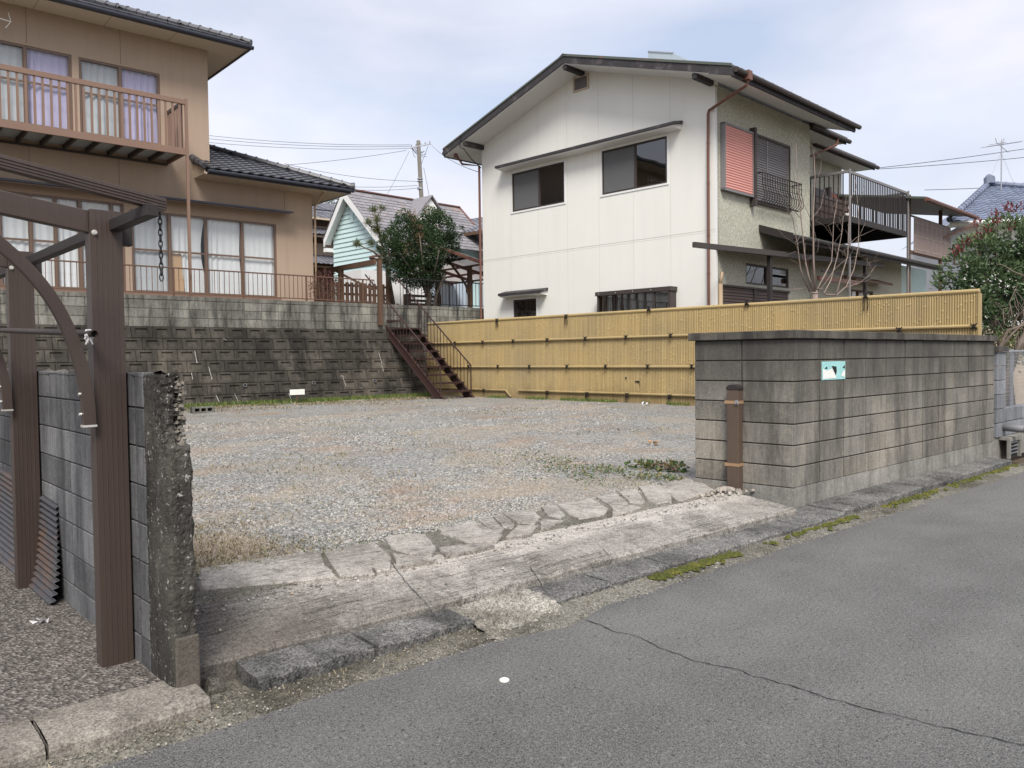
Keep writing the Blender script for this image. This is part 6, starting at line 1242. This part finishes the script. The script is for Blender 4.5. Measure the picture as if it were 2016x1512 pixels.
# bare pruned shrub in front of the side wall
SY = -1.15
def B_(a, b, dy=0): q = SD.px(1340+a/2.607, 100+b/2.607, SY+dy); return (q[0], SY+dy, q[1])
q = B_(690, 1245); t = thing('pruned_bare_shrub', 'pruned bare shrub with long upright pinkish stems behind the bamboo fence', 'shrub', SD, (q[0], SY, .5)); m = MB()
stems = [([(690,1250),(690,1700)],.09,.09),([(680,1235),(655,1150),(640,1080),(622,900),(603,700),(592,480)],.030,.006),([(690,1235),(682,1080),(680,850),(690,650),(683,510)],.036,.006),([(660,1235),(615,1120),(600,1000),(575,860),(565,830)],.022,.006),([(700,1225),(740,1150),(775,1080),(782,960),(785,880),(805,760)],.024,.006),([(735,1245),(770,1180),(800,1070),(825,950),(835,845)],.024,.006),([(800,1245),(830,1140),(858,1050),(862,900),(872,760),(905,700)],.022,.005),([(740,1250),(800,1255),(850,1210),(890,1120),(912,1000),(915,880),(905,740)],.026,.006),([(850,1215),(920,1190),(960,1160),(1005,1100)],.014,.004),([(720,1225),(790,1120),(860,1060),(960,1050)],.010,.003),([(870,1180),(940,1185),(1035,1150)],.009,.003),([(640,1060),(590,1030),(540,1050)],.008,.003),([(615,860),(520,740),(490,690)],.010,.003),([(603,740),(580,640),(570,600)],.008,.003),([(682,900),(640,800),(560,730)],.009,.003),([(684,850),(720,800),(745,690)],.009,.003),([(615,800),(640,740),(645,640)],.007,.003),([(858,1000),(900,960),(1000,915)],.010,.003),([(782,960),(740,900),(690,870)],.008,.003),([(830,940),(790,880),(750,900)],.006,.003),([(605,1000),(540,960),(498,915)],.008,.003),([(640,1150),(600,1090),(560,1070)],.009,.003),([(912,960),(940,900),(950,880)],.007,.003),([(862,880),(845,800),(850,740)],.006,.003),([(640,1220),(560,1225)],.012,.01),([(700,1220),(745,1222)],.014,.012),([(690,700),(720,600),(722,560)],.006,.003)]
for S_, r0, r1 in stems:
    Q_s = [Vector(B_(a, b, random.uniform(-.06,.06))) for a, b in S_]; limb(m, Q_s, r0*.78, r1*.7, 7)
    if len(Q_s) > 3:
        for _ in range(7): k = random.randrange(1, len(Q_s)-1); q0 = Q_s[k].lerp(Q_s[k+1], random.random()); limb(m, [q0, q0+Vector((random.uniform(-.16,.16), random.uniform(-.12,.12), random.uniform(.05,.22))), q0+Vector((random.uniform(-.3,.3), random.uniform(-.2,.2), random.uniform(.2,.5)))], .0045, .0018, 4)
m.blob(B_(690, 1240), .09, .09, .08); build(m, 'stems', M['barktwig'], t, smooth=True)
# red-tipped shrub beyond the fence end
def R_(X, Y, dist): return at(X, Y, dist)
DS = 16.5; b0 = R_(1990, 800, DS); t = thing('red_tipped_shrub', 'large green shrub with red shoot tips beyond the bamboo fence end', 'shrub', W, (b0.x, b0.y, .4)); m = MB()
limb(m, [(b0.x, b0.y, .3), R_(1985,740,DS), R_(1965,660,DS), R_(1940,560,DS)], .10, .03); limb(m, [R_(1985,740,DS), R_(2020,640,DS), R_(2010,500,DS)], .07, .03)
for X, Y in ((1880,540),(1915,470),(1960,440),(1995,430),(2030,450),(1870,580),(1900,620),(2060,520)): limb(m, [R_(1965,660,DS), R_((1965+X)/2, (640+Y)/2-10, DS), R_(X, Y, DS)], .03, .008)
build(m, 'trunk', M['bark'], t, smooth=True)
bl = [(R_(1890,535,DS), (.45,.5,.35)), (R_(1930,500,DS), (.55,.6,.45)), (R_(1985,470,DS), (.6,.6,.5)), (R_(2040,480,DS), (.6,.6,.6)), (R_(1960,560,DS), (.75,.7,.6)), (R_(2020,560,DS), (.7,.7,.6)), (R_(1915,600,DS), (.5,.6,.4)), (R_(1955,630,DS-.2), (.35,.4,.32)), (R_(1868,560,DS), (.3,.3,.25)), (R_(2060,600,DS), (.5,.5,.5))]
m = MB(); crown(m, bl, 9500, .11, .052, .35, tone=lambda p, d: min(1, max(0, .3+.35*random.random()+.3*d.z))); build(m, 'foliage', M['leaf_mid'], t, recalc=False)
for X, Y in ((1985,412),(1958,425),(1925,445),(1890,495),(1882,500),(1928,470),(1963,440),(1994,415),(1990,450),(1902,480),(2012,410),(1945,455)):
    c = R_(X, Y, DS-.3); m = MB()
    for _ in range(20): leaf(m, c+rvec()*.07+Vector((0,0,.02)), (rvec()*.75+Vector((0,0,1))).normalized(), .10, .032, random.random())
    build(m, 'red_shoot', M['leaf_red'], t, recalc=False)
b0 = R_(1985, 800, 14.6); t = thing('bare_garden_tree', 'leaning bare garden tree with twisted grey branches behind the mesh fence', 'tree', W, (b0.x, b0.y, .3)); m = MB(); DG = 14.6
limb(m, [(b0.x-.1, b0.y, .2), R_(1975,760,DG), R_(1995,700,DG), R_(2030,640,DG)], .09, .05); limb(m, [R_(1985,735,DG), R_(1965,690,DG), R_(1985,650,DG), R_(2016,640,DG)], .04, .02); limb(m, [R_(1958,700,DG), R_(1990,660,DG), R_(2030,620,DG)], .03, .015)
for k in range(26): X, Y = random.uniform(1965,2030), random.uniform(590,680); limb(m, [R_(X, Y+30, DG+random.uniform(-.3,.3)), R_(X+random.uniform(-15,15), Y, DG), R_(X+random.uniform(-30,30), Y-random.uniform(5,40), DG)], .012, .003, 4)
limb(m, [R_(2020,545,DG), R_(1995,535,DG), R_(1975,522,DG), R_(1962,520,DG)], .018, .006); build(m, 'trunk', M['bark'], t, smooth=True)
t = thing('low_garden_shrub', 'low dull green shrub behind the mesh fence at far right', 'shrub', W, tuple(R_(2005,690,15.2))); m = MB(); crown(m, [(R_(2000,678,15.2), (.5,.5,.3)), (R_(1955,690,15.2), (.3,.4,.28)), (R_(2020,700,15.2), (.4,.4,.3)), (R_(1985,620,17.4), (.8,.5,.7)), (R_(1945,650,17.4), (.6,.5,.5)), (R_(2040,640,17.4), (.8,.5,.6))], 5200, .08, .035, .2); build(m, 'foliage', M['weeds'], t, recalc=False)
p_ = R_(2000,660,19); m = MB(); m.box(p_.x-.9, p_.x+3, p_.y, p_.y+.1, .2, 2.1)
o = build(m, 'garden_wall', M['soffit'], fr=W, off=(p_.x, p_.y, .2), label='beige garden wall half hidden behind the bare garden tree', cat='wall')
# ---------------------------------------------------------------- grass, weeds, moss
def blades(mb, n, fn, h0, h1, w=.006, lean=.5):
    for _ in range(n):
        p = Vector(fn()); h = random.uniform(h0, h1); a = random.random()*6.28; dx, dy = math.cos(a), math.sin(a); l = random.uniform(.1, lean)*h
        q = [p+Vector((-dy*w, dx*w, 0)), p+Vector((dy*w, -dx*w, 0)), p+Vector((dx*l*.4+dy*w*.6, dy*l*.4-dx*w*.6, h*.6)), p+Vector((dx*l, dy*l, h)), ]
        mb.face(q, random.random())
m = MB()
def g1():
    while 1:
        x = random.uniform(-6, 3.6); y = -abs(random.gauss(0, .30))-.0
        if nz3(x, y, 1.3) > -.15 - .5*(y > -.2): break
    q = RT.w(x, y); k = K.loc(q); return (q.x, q.y, lotz(k[1])-.01)
blades(m, 7500, g1, .04, .15, .007)
def g2():
    while 1:
        x = random.uniform(-6.2, 2.5); y = -abs(random.gauss(0, .12))-.03
        if nz3(x, y, 1.1, 7) > .0: break
    q = FN.w(x, y); k = K.loc(q); return (q.x, q.y, lotz(k[1])-.01)
blades(m, 2600, g2, .03, .10, .006); build(m, 'grass', M['grass'], kind='stuff', label='thin strip of green and dry grass along the wall and fence feet', recalc=False)
m = MB()
for _ in range(1700):
    u = 3.55-abs(random.gauss(0, .42)); n = 1.85+abs(random.gauss(0, 1.0))
    if nz3(u, n, 2.2, 2) < -.1: continue
    leaf(m, (u, n, lotz(n)+random.uniform(0, .05)), (random.uniform(-1,1), random.uniform(-1,1), random.uniform(.0,.5)), random.uniform(.02,.05), .016, random.random()**.8)
build(m, 'weeds', M['weeds'], fr=K, kind='stuff', label='patch of green and reddish weeds on the gravel beside the gate wall', recalc=False); m = MB()
def g3():
    while 1:
        u = random.uniform(-2, 3.4); n = 1.65+random.random()**1.5*11
        if nz3(u, n, .8, 5) > .12: break
    return (u, n, lotz(n)-.0)
blades(m, 4200, g3, .008, .028, .004, 1.4); build(m, 'dry_turf', M['weeds'], fr=K, kind='stuff', label='sparse dry turf and weeds creeping through the gravel', recalc=False)
a = K.gx(1352, 925, .25); m = MB(); crown(m, [((a[0]+.03, a[1]+.2, .25), (.10,.2,.07)), ((a[0]-.1, a[1]+.5, .25), (.16,.25,.05))], 260, .05, .04, .1); t = thing('ivy_plant', 'low green ivy plant at the inner foot of the gate wall', 'plant', K, (a[0], a[1]+.2, .22)); build(m, 'ivy_leaves', M['weeds'], t, recalc=False); h = MB()
for k in range(8): limb(h, [(a[0], a[1]+.1, .22), (a[0]+random.uniform(-.15,.1), a[1]+.3, .3), (a[0]+random.uniform(-.25,.1), a[1]+random.uniform(.3,.7), .26)], .006, .003, 4)
build(h, 'stems', M['brownwood'], t)
m = MB()
def g4():
    while 1:
        u = -2.0+abs(random.gauss(0, .75)); n = 1.7+abs(random.gauss(0, 1.2))
        if nz3(u, n, 1.3, 9) > -.15: break
    return (u, n, lotz(n)-.0)
blades(m, 5200, g4, .01, .035, .0045, 1.6)
def g5():
    while 1:
        u = random.uniform(-2, 8); n = random.uniform(3, 15)
        if nz3(u, n*1.6, .55, 12) > .22: break
    return (u, n, lotz(n)-.0)
blades(m, 1600, g5, .015, .05, .008, 1.5)
for _ in range(450): u = random.uniform(-3.5, 1.0); n = random.uniform(.10, .24); blades(m, 1, lambda: (u, n, gh(u, n/.26)), .006, .02, .003, 1.5)
def g6():
    while 1:
        x = random.uniform(-6.5, 3.2); y = -.35-abs(random.gauss(0, .8))
        if nz3(x*.8, y*1.5, .9, 21) > -.02: break
    q = RT.w(x, y); k = K.loc(q); return (k[0], k[1], lotz(k[1])-.005)
blades(m, 5200, g6, .02, .07, .009, 1.4)
build(m, 'straw', M['straw'], fr=K, kind='stuff', label='dry straw coloured grass flattened over the gravel', recalc=False)
m = MB()
for _ in range(900):
    seg = random.random(); u = random.choice([random.uniform(.85,1.25), random.uniform(1.2,1.85), random.uniform(2.2,8.5), random.uniform(2.6,8.5), random.uniform(3.5,8.5)]); n = .20-.04*abs(random.gauss(0,1))+.006*max(0, u-3.5)*3
    if u > 2 and nz3(u, 0, 1.1) < -.15: continue
    s = random.uniform(.010,.028); m.blob((u, n, .025+s*.2), s, s*.8, s*.7, t=random.random())
build(m, 'moss', M['moss'], fr=K, kind='stuff', label='bright green moss growing along the foot of the kerb', recalc=False, smooth=True)
# ---------------------------------------------------------------- small things
a = gz(402, 811, .5); t = thing('hollow_concrete_block', 'grey hollow concrete block lying on the gravel before the retaining wall', 'concrete block', RT, (*RT.loc(a)[:2], .48)); q = RT.loc(a); m = MB(); L = .42
m.wall(q[0]-L/2, q[0]+L/2, .485, .60, [(q[0]-L/2+.03+.125*k, q[0]-L/2+.125+.125*k, .51, .575) for k in range(3)], q[1], q[1]+.19); build(m, 'body', M['blk_band'], t); m = MB(); m.box(q[0]-L/2+.02, q[0]+L/2-.02, q[1]+.16, q[1]+.185, .50, .585); build(m, 'web', M['drain'], t)
a = RT.px(585, 772, -.25); t = thing('small_sign', 'small blank white sign board on a short stake by the retaining wall', 'sign', RT, (a[0], -.25, .48)); m = MB(); m.box(a[0]-.19, a[0]+.19, -.265, -.25, a[1]-.065, a[1]+.065); build(m, 'board', M['signwhite'], t, bevel=.004); m = MB(); m.box(a[0]-.02, a[0]+.02, -.249, -.22, .45, a[1]+.05); build(m, 'stake', M['brownwood'], t)
a = gz(993, 1341, .0); m = MB(); m.tube([(a.x, a.y, .002), (a.x, a.y, .008), (a.x, a.y, .011), (a.x, a.y, .0112)], [.023, .023, .019, .008], 20); t = thing('survey_marker', 'round cream survey marker button set in the road', 'marker', W, (a.x, a.y, 0)); build(m, 'disc', M['cap'], t); m = MB(); m.tube([(a.x, a.y, .0113), (a.x, a.y, .0118)], .0035, 10); build(m, 'centre_mark', M['greyshutter'], t)
for k, (X, Y, z, lab, mat) in enumerate(((395,1414,.02,'dry yellow leaf lying in the gutter before the carport floor','leafdry'),(85,1223,.112,'crumpled white paper scrap on the carport floor','cloth'),(398,1172,.05,'pale twisted paper strip at the foot of the grey wall' ,'cloth'),(1282,872,.32,'reddish clump of dead leaves on the gravel before the gate wall','leafdry'),(1270,797,.5,'pale scrap of litter at the foot of the bamboo fence','cloth'))):
    a = gz(X, Y, z); m = MB()
    for q in range(6 if k in (1, 3, 4) else 2): leaf(m, a+Vector((random.uniform(-.02,.02)*(4 if k > 2 else 1), random.uniform(-.02,.02)*(2 if k > 2 else 1), .004)), (random.uniform(-1,1), random.uniform(-1,1), .25), .045*(2.2 if k > 2 else 1), .03*(2 if k > 2 else 1), random.random())
    if k == 2: continue
    build(m, ('dry_leaf','paper_scrap','','leaf_clump','litter_scrap')[k], M[mat], off=tuple(a), label=lab, cat=('leaf','litter','','leaves','litter')[k], recalc=False)
